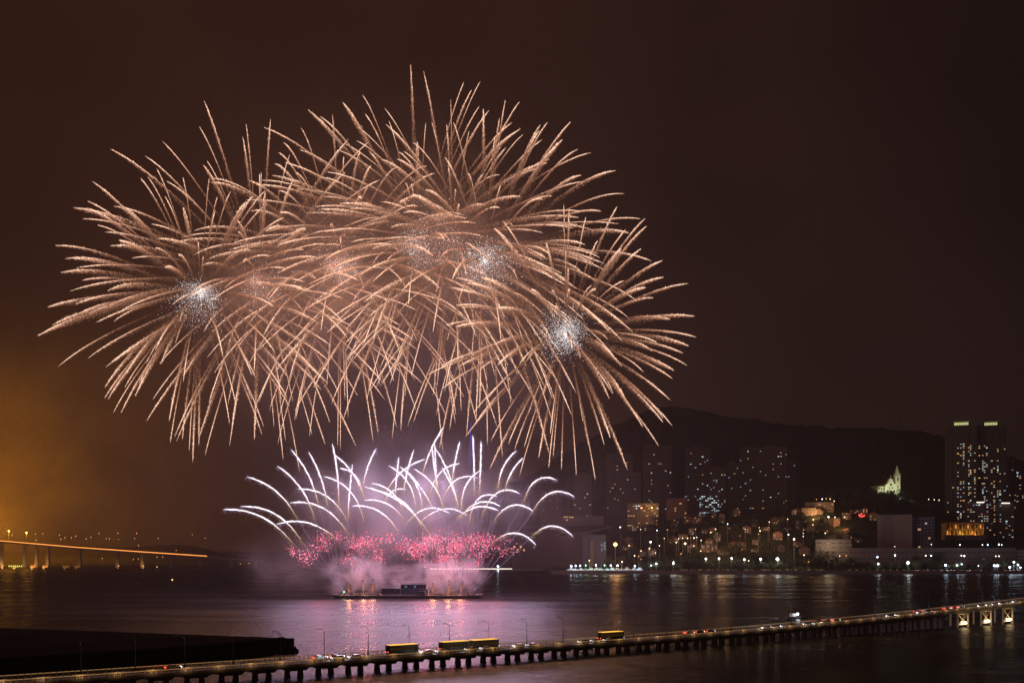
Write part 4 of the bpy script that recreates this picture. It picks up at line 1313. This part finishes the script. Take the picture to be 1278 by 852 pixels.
# terrace with lamps below the church
mb = MB(); mb.box((1085 - 639) * kc, (1130 - 639) * kc, CY - 14, CY + 55, ch.location.z - 22, ch.location.z - 0.2)
o = mb.build('terrace', M['wall_stone']); tag(o, 'dark stone terrace carrying the floodlit church', 'terrace')
ll = empty('terrace_lamp'); MB().tube([(0, 0, -5), (0, 0, 0)], 0.15, 5).build('pole', M['galv'], ll); MB().ball((0, 0, 0), 0.85, 8, 5).build('lamp_globe', M['lamp_small'], ll)
tl = [(1104.5, 622.6), (1110, 622.6), (1115, 622.6), (1123.5, 622.4), (1127, 622.4), (1159, 622.7), (1166, 623.2), (1172, 623.8)]
for i, (px, py) in enumerate(tl):
    o = ll if i == 0 else copy_tree(ll); o.location = P(px, py, CY - 24)
    tag(o, f'small pale lamp on the slope below the church, {ordinal(i + 1)} from the left', 'lamp', 'lamps below the church')
# radio masts on the ridge behind
for px, y0, y1, lab in ((1122.5, 503, 540, 'tall thin lattice radio mast on the ridge, nearest the church'), (1148, 528, 545, 'short radio mast on the ridge left of the towers')):
    a = P(px, y1, 2790); b = P(px, y0, 2790)
    mb = MB()
    for q in range(3):
        an = q * 2.1; mb.tube([(a.x + 3 * math.cos(an), a.y + 3 * math.sin(an), a.z - 6), (b.x + 0.4 * math.cos(an), b.y + 0.4 * math.sin(an), b.z)], [0.45, 0.2], 4)
    t_ = empty('radio_mast', (0, 0, 0)); tag(t_, lab, 'mast')
    mb.build('mast_leg', M['dark_metal'], t_)
    mb = MB()
    for q in np.linspace(0.05, 0.95, 12):
        c = a.lerp(b, q); s_ = 3.2 * (1 - q) + 0.4; mb.box(c.x - s_, c.x + s_, c.y - s_ * 0.9, c.y + s_ * 0.9, c.z - 0.2, c.z + 0.2)
    mb.build('bracing', M['dark_metal'], t_)

# arcaded yellow mansion lit in amber
MY = 1690.0; km = MY / F
mw = (1228 - 1180.5) * km; mx = (1204.2 - 639) * km; mz = zrow(667.2, MY)
mo = empty('arcaded_mansion', (mx, MY, mz), 0); tag(mo, 'two storey arcaded mansion glowing amber at the foot of the tall towers', 'mansion')
hgt = 15.4 * km
MB().box(-mw / 2, mw / 2, 3.2, 18, -8, hgt - 1.5).build('wall', M['yellow_wall'], mo)
nb = 9
for fl_ in (0, 1):
    z0 = fl_ * hgt * 0.5; z1 = z0 + hgt * 0.5 - 1.2
    for q in range(nb + 1):
        x = -mw / 2 + 0.8 + (mw - 1.6) * q / nb
        MB().box(x - 0.7, x + 0.7, 0, 1.4, z0, z1).build('column', M['yellow_wall'], mo)
    mb = MB()
    for q in range(nb):
        xa = -mw / 2 + 0.8 + (mw - 1.6) * q / nb + 0.7; xb = -mw / 2 + 0.8 + (mw - 1.6) * (q + 1) / nb - 0.7
        r_ = (xb - xa) / 2; xm = (xa + xb) / 2; pr = [(xa, z1)]
        for t_ in range(9):
            an = math.pi * (1 - t_ / 8); pr.append((xm + r_ * math.cos(an), z1 - r_ * 0.7 + r_ * 0.7 * math.sin(an)))
        pr.append((xb, z1)); pr = [(xa, z1 + 0.0)] + pr[1:-1] + [(xb, z1)]
        mb.prism_y([(xa, z1 + 0.3)] + pr[1:-1] + [(xb, z1 + 0.3)], 0.1, 1.2)
    mb.build('arcade', M['yellow_wall'], mo)
    MB().box(-mw / 2 - 0.5, mw / 2 + 0.5, -0.5, 3.19, z1 + 0.303, z1 + 1.2).build('cornice', M['cream_wall'], mo)
    for q in range(nb):
        xm = -mw / 2 + 0.8 + (mw - 1.6) * (q + 0.5) / nb
        arch(xm, 2.0, z0 + 1.0, z0 + hgt * 0.28, 3.1, 3.197).build('window', M['dark_glass'] if (q + fl_) % 3 else M['win_amber'], mo)
MB().box(-mw / 2 - 0.8, mw / 2 + 0.8, -0.8, 19, hgt, hgt + 1.0).build('roof', M['roof_tile'], mo)
MB().box(-mw / 2 - 2, mw / 2 + 2, -6, 3.1, -9, -0.3).build('plinth', M['quay'], mo)
for q in range(6):
    x = -mw / 2 + mw * (q + 0.6) / 6
    lamp('mansion_uplight', (mx + x, MY - 2.6, mz + 1.2), 900 if q in (2, 3, 4) else 500, (1.0, 0.42, 0.05) if q != 2 else (1.0, 0.8, 0.2), 0.5)
    lamp('mansion_uplight', (mx + x + 2, MY - 2.2, mz + hgt * 0.55), 260, (1.0, 0.4, 0.05), 0.5)

# blocks standing about it
W1 = dict(dx=4.4, dz=4.0, w=2.0, h=1.5, p=0.16)
block('apartment_block', 1208, 1236, 627, 1780.0, 24, 'grey_wall', 'grey apartment block behind the amber mansion with a bright roof strip', 'building', win=dict(W1, p=0.22), seed=31)
block('apartment_block', 1237, 1264, 628, 1785.0, 24, 'grey_wall', 'grey apartment block right of the amber mansion with dark upper floors', 'building', win=dict(W1, p=0.14), seed=32)
for a, b, y in ((1219, 1229, 626.5), (1250, 1260, 627.5)):
    mb = MB(); p0 = P(a, y, 1778); p1 = P(b, y, 1778); mb.box(p0.x, p1.x, p0.y - 1, p0.y, p0.z - 0.7, p0.z + 0.7)
    o = mb.build('roof_sign', M['lamp_small']); tag(o, 'bright strip light on the roof of the ' + ('left' if a < 1240 else 'right') + ' grey apartment block', 'light strip')
o, w, h = block('windowless_block', 1097, 1137, 642.3, 1600.0, 30, 'pale_wall', 'pale windowless block with a darker recessed stripe, below the church', 'building', base=4.6)
MB().box(-w / 2 + 0.11 * w, -w / 2 + 0.46 * w, -0.12, -0.003, 0, h - 0.5).build('recessed_stripe', M['grey_wall'], o)
window(o, -w / 2 + 0.22 * w, -0.13, h * 0.33, 2.0, 6.0, 'win_white')
block('clad_block', 1138, 1165, 645.5, 1615.0, 30, 'blue_wall', 'dark blue clad block beside the pale windowless block', 'building', base=4.6, win=dict(dx=5, dz=4.5, w=3, h=2.6, p=0.05), seed=33)
block('low_terminal', 1062, 1262, 684.0, 1545.0, 60, 'terminal_wall', 'very long low pale building behind the right shoreline trees', 'building', base=4.6, yaw=-0.12, win=dict(dx=7, dz=9, w=4.5, h=1.5, p=0.04), seed=34)
block('annexe', 1262.5, 1320, 686.5, 1530.0, 60, 'cream_wall', 'cream low building at the right edge beside the long low building', 'building', base=4.6, win=dict(dx=7, dz=5, w=4.5, h=1.4, p=0.12, m=('win_white', 'win_cool')), seed=35)
block('depot', 1019, 1061, 673.5, 1570.0, 40, 'terminal_wall', 'plain grey depot left of the long low building', 'building', base=4.6, win=dict(dx=9, dz=7, w=6, h=1.3, p=0.12), seed=36)
block('terraced_block', 1006, 1040, 627, 1800.0, 22, 'cream_wall', 'cream stepped block on the slope with warm lit rooms', 'building', win=dict(dx=5, dz=4, w=2, h=1.6, p=0.10, m=('win_warm', 'win_amber')), seed=37)
block('terraced_block', 1001, 1018, 634, 1790.0, 14, 'cream_wall', 'small cream annexe in front of the stepped block on the slope', 'building', win=dict(dx=5, dz=4, w=2, h=1.6, p=0.14, m=('win_warm', 'win_amber')), seed=38)
block('office_block', 873, 900, 616, 2150.0, 20, 'grey_wall', 'dark office block with rows of cool lit windows on the hill', 'building', win=dict(dx=4.0, dz=4.2, w=2.8, h=1.7, p=0.45, m=('win_cool', 'win_bright'), z0=0.5), seed=39)
block('slope_house', 783, 822, 628, 2060.0, 18, 'cream_wall', 'wide low cream building glowing amber at its roof line', 'building', win=dict(dx=5, dz=5, w=3, h=1.8, p=0.16, m=('win_warm', 'win_amber')), seed=40)
block('slope_house', 832, 857, 622, 2080.0, 18, 'pink_wall', 'pink low building right of the amber roofed building', 'building', win=dict(dx=5, dz=5, w=3, h=1.8, p=0.1, m=('win_warm', 'win_amber')), seed=41)

# the big hall at the left of the city shore
HYd = 1575.0; kh = HYd / F
hx = lambda px: (px - 700) * kh
hl = empty('waterfront_hall', ((700 - 639) * kh, HYd, 4.6)); tag(hl, 'large dark waterfront hall with a jutting prow roof', 'hall')
hz_ = lambda py: zrow(py, HYd) - 4.6
MB().box(hx(657), hx(727), 0, 70, 0, hz_(668)).build('main_wall', M['hall_wall'], hl)
MB().box(hx(727.02), hx(757), 6, 60, 0, hz_(667)).build('glazed_wing', M['blue_wall'], hl)
mb = MB()
z1 = hz_(666)
v = [(hx(648), -6, z1), (hx(729), -6, z1), (hx(765.6), 14, hz_(656.5)), (hx(757), 75, hz_(655)), (hx(655), 75, hz_(655))]
mb.poly([(a, b, c) for a, b, c in v] + [(a, b, c + 1.6) for a, b, c in v], [(4, 3, 2, 1, 0), (5, 6, 7, 8, 9), (0, 1, 6, 5), (1, 2, 7, 6), (2, 3, 8, 7), (3, 4, 9, 8), (4, 0, 5, 9)])
mb.build('roof', M['hall_roof'], hl)
MB().box(hx(703), hx(756), 34, 74, hz_(655.5), hz_(642.5)).build('upper_storey', M['hall_roof'], hl)
for q in range(12):
    x = hx(664) + q * (hx(722) - hx(664)) / 11
    MB().box(x - 0.5, x + 0.5, -0.5, -0.003, 0, hz_(669)).build('pilaster', M['hall_wall'], hl)
for px, py, m in ((706, 641, 'win_warm'), (709, 641, 'win_warm'), (713, 641.3, 'win_warm'), (709, 644.8, 'win_warm'), (716, 641.2, 'win_amber')):
    window(hl, hx(px), 33.9, hz_(py + 3), 2.6, 2.0, m)
rr_ = random.Random(77)
for c in (751.5, 754.5, 760.2):
    for j in range(6):
        if rr_.random() < 0.75: window(hl, hx(min(c, 756)), 5.98, hz_(677 + j * 1.9), 1.0, 1.8, 'win_cool')
window(hl, hx(738), 5.97, hz_(685), 3.0, 2.4, 'win_white')
MB().box(hx(736.5), hx(741), 0.0, 5.0, 0, hz_(674)).build('stair_tower', M['cream_wall'], hl)
MB().box(hx(639), hx(656.98), 4, 50, 0, hz_(675)).build('side_wing', M['hall_wall'], hl)
for q in range(4):
    window(hl, hx(642 + q * 4), 3.98, hz_(682 + (q % 2) * 4), 3.2, 3.2, 'win_warm' if q != 2 else 'win_amber')
# glowing bar standing for a passing boat's light trail, and the side quay lamp
mb = MB(); a = P(537, 709.2, 1743); b = P(688, 709.2, 1743); mb.box(a.x, b.x, 1742.0, 1743.0, a.z - 0.8, a.z + 0.25)
o = mb.build('light_trail_bar', M['line_white']); tag(o, 'long straight pale glowing bar for a light trail behind the barge', 'light line')
ql = empty('quay_lamp', P(621.5, 706.5, 1744)); MB().tube([(0, 0, -4), (0, 0, 0)], 0.2, 5).build('pole', M['galv'], ql); MB().ball((0, 0, 0), 1.6, 8, 5).build('lamp_globe', M['lamp_cool'], ql)
tag(ql, 'bright cool lamp on the side quay right of the barge', 'lamp'); lamp('quay_light', ql.location + Vector((0, -3, 0)), 25000, (0.7, 0.85, 1.0), 1.0)

# ---------------------------------------------------------------- trees
def tree_mesh(seed, r, h, n, flat=1.0):
    g = np.random.default_rng(seed)
    lob = g.normal(0, 1, (9, 3)) * np.array([r * 0.5, r * 0.5, h * 0.17]) + np.array([0, 0, h * 0.62])
    lr = g.uniform(0.3, 0.55, 9) * r
    k_ = g.integers(0, 9, n)
    d = g.normal(0, 1, (n, 3)); d /= np.linalg.norm(d, axis=1, keepdims=True)
    c = lob[k_] + d * (lr[k_] * g.uniform(0.5, 1.1, n) ** 0.5)[:, None] * np.array([1, 1, flat])
    s = g.uniform(0.35, 0.85, n) * r * 0.13
    a = g.normal(0, 1, (n, 3)); a /= np.linalg.norm(a, axis=1, keepdims=True)
    b = np.cross(a, g.normal(0, 1, (n, 3))); b /= np.linalg.norm(b, axis=1, keepdims=True)
    V = np.stack([c - a * s[:, None], c + b * s[:, None] * 0.6, c + a * s[:, None], c - b * s[:, None] * 0.6], 1)
    me = bpy.data.meshes.new('crown')
    me.from_pydata([tuple(q) for q in V.reshape(-1, 3)], [], [(4 * i, 4 * i + 1, 4 * i + 2, 4 * i + 3) for i in range(n)])
    me.materials.append(M['leaf'])
    mb = MB(); mb.tube([(0, 0, -1.5), (0.1, 0, h * 0.3), (0, 0.1, h * 0.6)], [r * 0.09, r * 0.065, r * 0.03], 6)
    for q in range(4):
        an = q * 1.6 + seed; mb.tube([(0.1, 0, h * 0.3), (math.cos(an) * r * 0.45, math.sin(an) * r * 0.45, h * 0.6)], [r * 0.045, r * 0.015], 5)
    m2 = mb.mesh('trunk'); m2.materials.append(M['bark'])
    return me, m2


TM = [tree_mesh(1, 6.5, 13, 900), tree_mesh(2, 7.5, 12, 1000, 0.8), tree_mesh(3, 5.5, 15, 850, 1.2), tree_mesh(4, 8.5, 14, 1100, 0.8)]
TREES = {'shore': [], 'slope': []}


def tree(px, Y, zb, sc, r, row):
    X = (px - 639) / F * Y
    o = empty('tree', (X, Y, zb), r.random() * 6); o.scale = (sc, sc, sc * r.uniform(0.85, 1.15))
    c, t = r.choice(TM)
    if 1078 < px < 1136 and Y > 1852:
        bpy.data.objects.remove(o); return
    for nm, me in (('crown', c), ('trunk', t)):
        q = bpy.data.objects.new(nm, me); COL.objects.link(q); q.parent = o
    TREES[row].append((X / Y, o))


r = random.Random(21)
px = 806.0
while px < 1285:
    Y = r.uniform(1472, 1500); tree(px, Y, 4.5, r.uniform(0.75, 1.15), r, 'shore'); px += r.uniform(5.0, 9.5)
for i in range(120):
    px = r.uniform(762, 1180); Y = r.uniform(1530, 1890); z = terrain((px - 639) / F * Y, Y)
    tree(px, Y, z - 0.5, r.uniform(0.8, 1.6), r, 'slope')
for i in range(24):
    px = r.uniform(1030, 1178); Y = r.uniform(1800, 1850); z = terrain((px - 639) / F * Y, Y)
    tree(px, Y, z - 0.5, r.uniform(0.8, 1.5), r, 'slope')
for i in range(9):
    px = 1084 + i * 6 + r.uniform(-2, 2); Y = 1846.0; z = terrain((px - 639) / F * Y, Y); tree(px, Y, min(z, zrow(622, Y) - 11) , r.uniform(0.7, 0.95), r, 'slope')
for i in range(14):
    px = r.uniform(1168, 1278); Y = 1660 + r.uniform(-20, 15); tree(px, Y, terrain((px - 639) / F * Y, Y) - 0.5, r.uniform(1.0, 1.7), r, 'slope')
for row, txt in (('shore', 'dark leafy tree in the row behind the sea wall'), ('slope', 'dark tree among the houses on the slope')):
    for i, (b_, o) in enumerate(sorted(TREES[row], key=lambda q: q[0])):
        tag(o, f'{txt}, {ordinal(i + 1)} from the left', 'tree', 'trees behind the sea wall' if row == 'shore' else 'trees on the slope')

# ---------------------------------------------------------------- small houses stepping up the slope
r = random.Random(33); houses = []
spots = []
for i in range(400):
    px = r.uniform(775, 1092)
    Y = r.uniform(1560, 1850)
    z = terrain((px - 639) / F * Y, Y); py = HY - (z - H) / Y * F
    if py < 634 or py > 694: continue
    dens = 1.0 if (840 < px < 1000 and 652 < py < 690) or px > 1000 else 0.3
    if r.random() > dens: continue
    if any(abs(px - a) < 9 and abs(Y - b) < 38 for a, b in spots): continue
    spots.append((px, Y))
    if len(spots) >= 62: break
spots.sort()
for i, (px, Y) in enumerate(spots):
    k_ = Y / F; w = r.uniform(9, 19); d = r.uniform(9, 14); h = r.choice([7, 9, 10, 13, 16])
    X = (px - 639) * k_; zb = terrain(X, Y) - 1.5
    o = empty('hillside_house', (X, Y, zb), r.uniform(-0.4, 0.4))
    wm = r.choice(['pink_wall', 'cream_wall', 'pale_wall', 'pink_wall', 'grey_wall', 'cream_wall'])
    MB().box(-w / 2, w / 2, 0, d, 0, h).build('wall', M[wm], o)
    if r.random() < 0.5:
        MB().prism_y([(-w / 2 - 0.5, h + 0.003), (w / 2 + 0.5, h + 0.003), (0, h + 3.2)], -0.5, d + 0.5).build('roof', M['roof_tile'], o); rf = 'tiled roof'
    else:
        MB().box(-w / 2 - 0.3, w / 2 + 0.3, -0.3, d + 0.3, h + 0.003, h + 0.7).build('roof', M['roof_flat'], o); rf = 'flat roof'
    nl = 0
    for a in range(int(w / 3.6)):
        for b in range(int(h / 3.2)):
            x = -w / 2 + (a + 0.6) * 3.6 * (w / 3.6) / int(w / 3.6) * 0.94; z = 2.4 + b * 3.1
            lit = r.random() < 0.24
            m = r.choices(['win_warm', 'win_amber', 'win_white', 'win_cool'], [4, 2.5, 1.2, 0.8])[0] if lit else 'dark_glass'
            window(o, x, -0.02, z, 1.5, 1.6, m)
    cn = {'pink_wall': 'pink', 'cream_wall': 'cream', 'pale_wall': 'pale', 'grey_wall': 'grey'}[wm]
    tag(o, f'small {cn} house with a {rf} on the dark slope, {ordinal(i + 1)} from the left', 'house', 'small houses on the slope')

# ---------------------------------------------------------------- lamps of the city shore
def lamp_thing(name, px, py, Y, rad, m, zg=None):
    p = P(px, py, Y)
    o = empty(name, p)
    g = zg if zg is not None else min(terrain(p.x, Y), p.z - 3)
    MB().tube([(0, 0, g - p.z), (0, 0, 0)], [0.28, 0.16], 6).build('pole', M['galv'], o)
    MB().ball((0, -0.2, 0), rad, 10, 6).build('lamp_globe', M[m], o)
    return o


FL = [(881, 697, 1.3), (897.3, 696.7, 1.3), (913, 696.3, 1.1), (929, 697.8, 1.4), (949.3, 697.2, 1.5), (970.3, 697.3, 2.2), (819, 703, 1.2), (840.4, 702.5, 1.2), (812.8, 705.2, 0.9), (840.5, 700.5, 0.5),
      (1096, 703.2, 1.2), (1133.2, 701.8, 2.0), (1180, 704.8, 1.5), (1194.2, 705.2, 1.5), (1199.8, 704.0, 1.3), (1241, 705.4, 1.5), (1244.6, 705.4, 1.5), (1260.2, 707.4, 1.5), (1265.3, 701, 1.4), (1270.4, 704.4, 1.3), (1273.5, 707.8, 1.0), (1221, 705.6, 0.6)]
FL.sort()
for i, (px, py, s_) in enumerate(FL):
    cool = px > 1170 or 925 < px < 935 or px in (812.8,)
    o = lamp_thing('flood_lamp_mast', px, py, 1474.0, s_ * 0.92, 'lamp_cool' if cool else 'lamp_white', 4.5)
    tag(o, f'bright {"bluish" if cool else "white"} floodlight on a mast along the city shore, {ordinal(i + 1)} from the left', 'floodlight', 'floodlights along the city shore')
    lamp('flood_light', o.location + Vector((0, -3.2, 0.3)), 3200 * s_ ** 2, (0.7, 0.84, 1.0) if cool else (0.95, 0.97, 0.9), 1.2)
# tall sodium lamp and yellow lamps
o = lamp_thing('sodium_lamp_mast', 768, 679, 1500.0, 2.7, 'lamp_orange', 4.5); tag(o, 'brightest tall orange street lamp right of the dark hall', 'street lamp'); lamp('sodium_light', o.location + Vector((0, -3, 0)), 60000, (1.0, 0.42, 0.06), 1.5)
for px, py, s_, lab in ((812, 676, 1.3, 'yellow street lamp among trees right of the tall orange lamp'), (855, 678, 1.4, 'yellow street lamp in front of the clustered lit houses'), (991, 672.5, 1.3, 'yellow green street lamp above the grey depot'), (800.5, 633.5, 1.2, 'orange lamp on the roof line of the amber building'), (813.5, 633, 1.1, 'orange lamp at the right end of the amber building'), (1034, 644.8, 1.2, 'warm lamp on the upper slope left of the red sign')):
    Y = 1560.0 if py > 660 else (2045.0 if px < 900 else 1760.0)
    org = py < 640
    o = lamp_thing('street_lamp', px, py, Y, s_, 'lamp_orange' if org else 'lamp_warm'); tag(o, lab, 'street lamp')
    lamp('street_light', o.location + Vector((0, -3, 0)), 2500 if py > 640 else 1800, (1.0, 0.45, 0.1) if org else (1.0, 0.78, 0.35), 1.0)
# many little lamps
SL = [(1042, 645), (1054, 645), (1095, 694.7, 1), (1155.3, 693, 1), (1162, 693, 1), (1199.8, 692.9, 1), (1203.5, 693.4, 1), (1242.7, 693.6, 1), (1246.7, 693.6, 1), (1162.2, 679), (1198, 679.4), (1226, 679.5), (1232.6, 679.5), (1246.5, 679), (1250, 679.6), (1116.7, 681.7), (1117, 692.6, 1), (799.5, 660.3), (774, 657.6), (820, 661.5), (833, 660.8), (829, 671.5), (844, 676.5), (847, 672), (852, 671), (858, 671.2), (862, 670.5), (866, 671), (869.5, 670), (875, 674), (866, 680.8), (850, 690.5), (800, 687), (797, 694), (785, 680.5), (823, 680.5), (810.5, 684), (818, 689.5), (874.5, 687.3), (904.5, 688.8), (908, 653.5), (930, 660), (947.5, 658), (948.5, 662), (958.5, 658), (946.5, 666), (960, 651), (983, 647.5), (1003, 660.8), (1002.5, 665), (1002.5, 669), (1014.5, 654.5), (1015, 648), (1030, 665), (926, 685.5), (1008, 690), (1003.5, 692.3), (984, 666.8), (895, 665), (893, 660), (887, 664), (868, 660), (776, 700.5), (800, 697.5), (792, 693), (1019, 623), (1026, 622.5), (1031, 622), (1036, 622.3), (1041, 625), (934.3, 699.3), (1009, 700.5), (1048, 693.5), (1056, 693), (1064, 704)]
SL.sort()
for i, q in enumerate(SL):
    px, py = q[0], q[1]
    Y = 1520.0 if py > 690 else (1535.0 if px > 1110 else (1640.0 if py > 664 else (1700.0 if py > 640 else 1795.0)))
    cool = (i * 7) % 5 == 0 or px > 1110
    o = lamp_thing('small_street_lamp', px, py, Y, r.uniform(0.55, 0.95) + (0.15 if len(q) > 2 else 0), ('lamp_small_orange' if i % 3 == 1 else 'lamp_warm_small') if not cool else ('lamp_small' if i % 2 else 'lamp_cool'))
    tag(o, f'small pale lamp in the lit hillside town, {ordinal(i + 1)} from the left', 'street lamp', 'small lamps of the hillside town')
# red sign
p = P(1075.5, 642.3, 1755); so = empty('red_sign', p); tag(so, 'glowing red sign on the roof above the slope, left of the church', 'sign')
mb = MB(); mb.tube([(math.cos(a_) * 4.6, 0, math.sin(a_) * 2.6) for a_ in np.linspace(2.6, 6.4, 12)], 0.75, 6); mb.build('tube_light', M['lamp_red'], so)
mb = MB(); mb.ball((-0.5, 0, 1.6), 1.3, 8, 5); mb.build('sign_dot', M['lamp_red'], so)
mb = MB(); mb.box(-5, 5, 0.9, 1.4, -9, -2.8); mb.build('sign_frame', M['dark_metal'], so)
# warm pools of light on the town's walls
for px, py, Y, pw, c_ in [(880, 668, 1610, 12000, 0), (905, 672, 1590, 14000, 0), (900, 682, 1560, 9000, 0), (945, 660, 1650, 10000, 0), (1020, 640, 1770, 12000, 0), (960, 655, 1690, 8000, 0), (985, 682, 1540, 9000, 1), (1050, 652, 1720, 9000, 0), (850, 672, 1590, 8000, 1), (815, 634, 2030, 5000, 0), (770, 690, 1530, 5000, 0), (1035, 680, 1550, 9000, 1)]:
    lamp('street_glow', P(px, py, Y), pw * 3.0, (1.0, 0.5, 0.2) if c_ == 0 else (1.0, 0.8, 0.5), 1.5)

# ---------------------------------------------------------------- the boat yard with its lights, parked cars along the shore
r = random.Random(9)
bt = empty('small_boat')
MB().prism_z([(-4.5, -1.5), (2.6, -1.6), (5.2, 0), (2.6, 1.6), (-4.5, 1.5)], 0.6, 2.2).build('hull', M['boat_white'], bt, 0.1)
MB().taper(-0.6, 0, 2.2, 3.9, 4.2, 2.4, 3.2, 2.0).build('cabin', M['boat_white'], bt)
mb = MB(); mb.box(-2.4, 1.2, -1.24, -1.18, 2.7, 3.4); mb.build('window', M['dark_glass'], bt)
mb = MB(); mb.tube([(0.6, 0, 3.9), (0.6, 0, 9.5)], 0.12, 5); mb.build('mast', M['galv'], bt)
mb = MB(); mb.box(-3.2, -2.6, -1.3, 1.3, 0, 0.6); mb.box(1.6, 2.2, -1.3, 1.3, 0, 0.6); mb.build('cradle', M['dark_metal'], bt)
for i, px in enumerate([712, 718, 724.5, 731, 738, 744, 750, 757, 763.5, 770, 776, 783, 791, 798]):
    o = bt if i == 0 else copy_tree(bt)
    Y = 1478 + r.uniform(-6, 8); o.location = ((px - 639) / F * Y, Y, 4.56); o.rotation_euler = (0, 0, r.uniform(-0.6, 0.6) + (math.pi if r.random() < 0.5 else 0)); s_ = r.uniform(0.8, 1.25); o.scale = (s_, s_, s_)
    tag(o, f'small white boat standing in the lit boat yard, {ordinal(i + 1)} from the left', 'boat', 'boats in the lit boat yard')
YL = [(713, 706, 'lamp_white'), (718.5, 705.6, 'lamp_cool'), (724, 705.5, 'lamp_cool'), (731, 705, 'lamp_green'), (743.8, 705, 'lamp_white'), (754.5, 705, 'lamp_green'), (762.3, 705.2, 'lamp_cool'), (770.7, 705.3, 'lamp_white'), (792.5, 706, 'lamp_cool'), (735.5, 699, 'lamp_warm'), (776.3, 700.8, 'lamp_warm')]
for i, (px, py, m) in enumerate(sorted(YL)):
    o = lamp_thing('yard_lamp', px, py, 1470.0, 1.05 if m != 'lamp_warm' else 0.6, m, 4.5)
    tag(o, f'bright lamp on a post in the boat yard, {ordinal(i + 1)} from the left', 'yard lamp', 'lamps in the boat yard')
    lamp('yard_light', o.location + Vector((0, -2, 0.3)), 3500, {'lamp_white': (0.9, 0.95, 1), 'lamp_cool': (0.5, 0.8, 1), 'lamp_green': (0.35, 1, 0.6), 'lamp_warm': (1, 0.7, 0.35)}[m], 0.8)
# parked cars seen through the shoreline trees
pk = []
pxs = [1141, 1147, 1155, 1160, 1167, 1177, 1179, 1184, 1188.5, 1193, 1198, 1202, 1206, 1212, 1219, 1226, 1256, 1262, 1268, 1274]
for i, px in enumerate(pxs):
    o = copy_tree(carA if i % 3 else carB)
    Y = 1466.5; o.location = ((px - 639) / F * Y, Y, 4.56); o.rotation_euler = (0, 0, math.pi if i % 2 else 0); o.scale = (1.0, 1.0, 1.0)
    tag(o, f'{"white" if i % 3 else "dark"} car parked beside the sea wall, {ordinal(i + 1)} from the left', 'car', 'cars parked beside the sea wall')
# low rail lights along the sea wall walk
r = random.Random(15)
rl = empty('promenade_light'); MB().box(-1.2, 1.2, -0.2, 0.2, 0.9, 1.3).build('lamp_box', M['wall_light'], rl); MB().box(-0.1, 0.1, -0.1, 0.1, 0, 0.9).build('post', M['galv'], rl)
pl = []
for i in range(64):
    if r.random() < 0.28: continue
    px = 852 + i * 3.4 + r.uniform(-1.6, 1.6) if i < 52 else 1035 + (i - 52) * 8.5
    pl.append(px)
pl.sort()
for i, px in enumerate(pl):
    o = rl if i == 0 else copy_tree(rl)
    Y = QY - 0.8; o.location = ((px - 639) / F * Y, Y, 5.4); s_ = r.uniform(0.3, 1.3); o.scale = (s_, 1, r.uniform(0.7, 1.0))
    tag(o, f'tiny warm light on top of the sea wall, {ordinal(i + 1)} from the left', 'wall light', 'lights on top of the sea wall')
# small boat with a bright lamp out on the water
p = P(993, 769.2, YW(771.5)); wb = empty('work_boat', (p.x, p.y, 0)); tag(wb, 'small boat with one bright white lamp, alone on the dark water', 'boat')
MB().prism_z([(-5, -1.4), (2.6, -1.5), (5, 0), (2.6, 1.5), (-5, 1.4)], -0.4, 1.2).build('hull', M['hull'], wb); MB().taper(-1.6, 0, 1.2, 2.9, 3, 2, 2.6, 1.8).build('cabin', M['boat_white'], wb)
mb = MB(); mb.ball((1.0, -0.5, 2.6), 0.62, 8, 5); mb.build('lamp_globe', M['lamp_white'], wb); lamp('boat_light', (p.x + 1, p.y - 2.0, 3.2), 700, (0.9, 0.96, 1), 0.5)
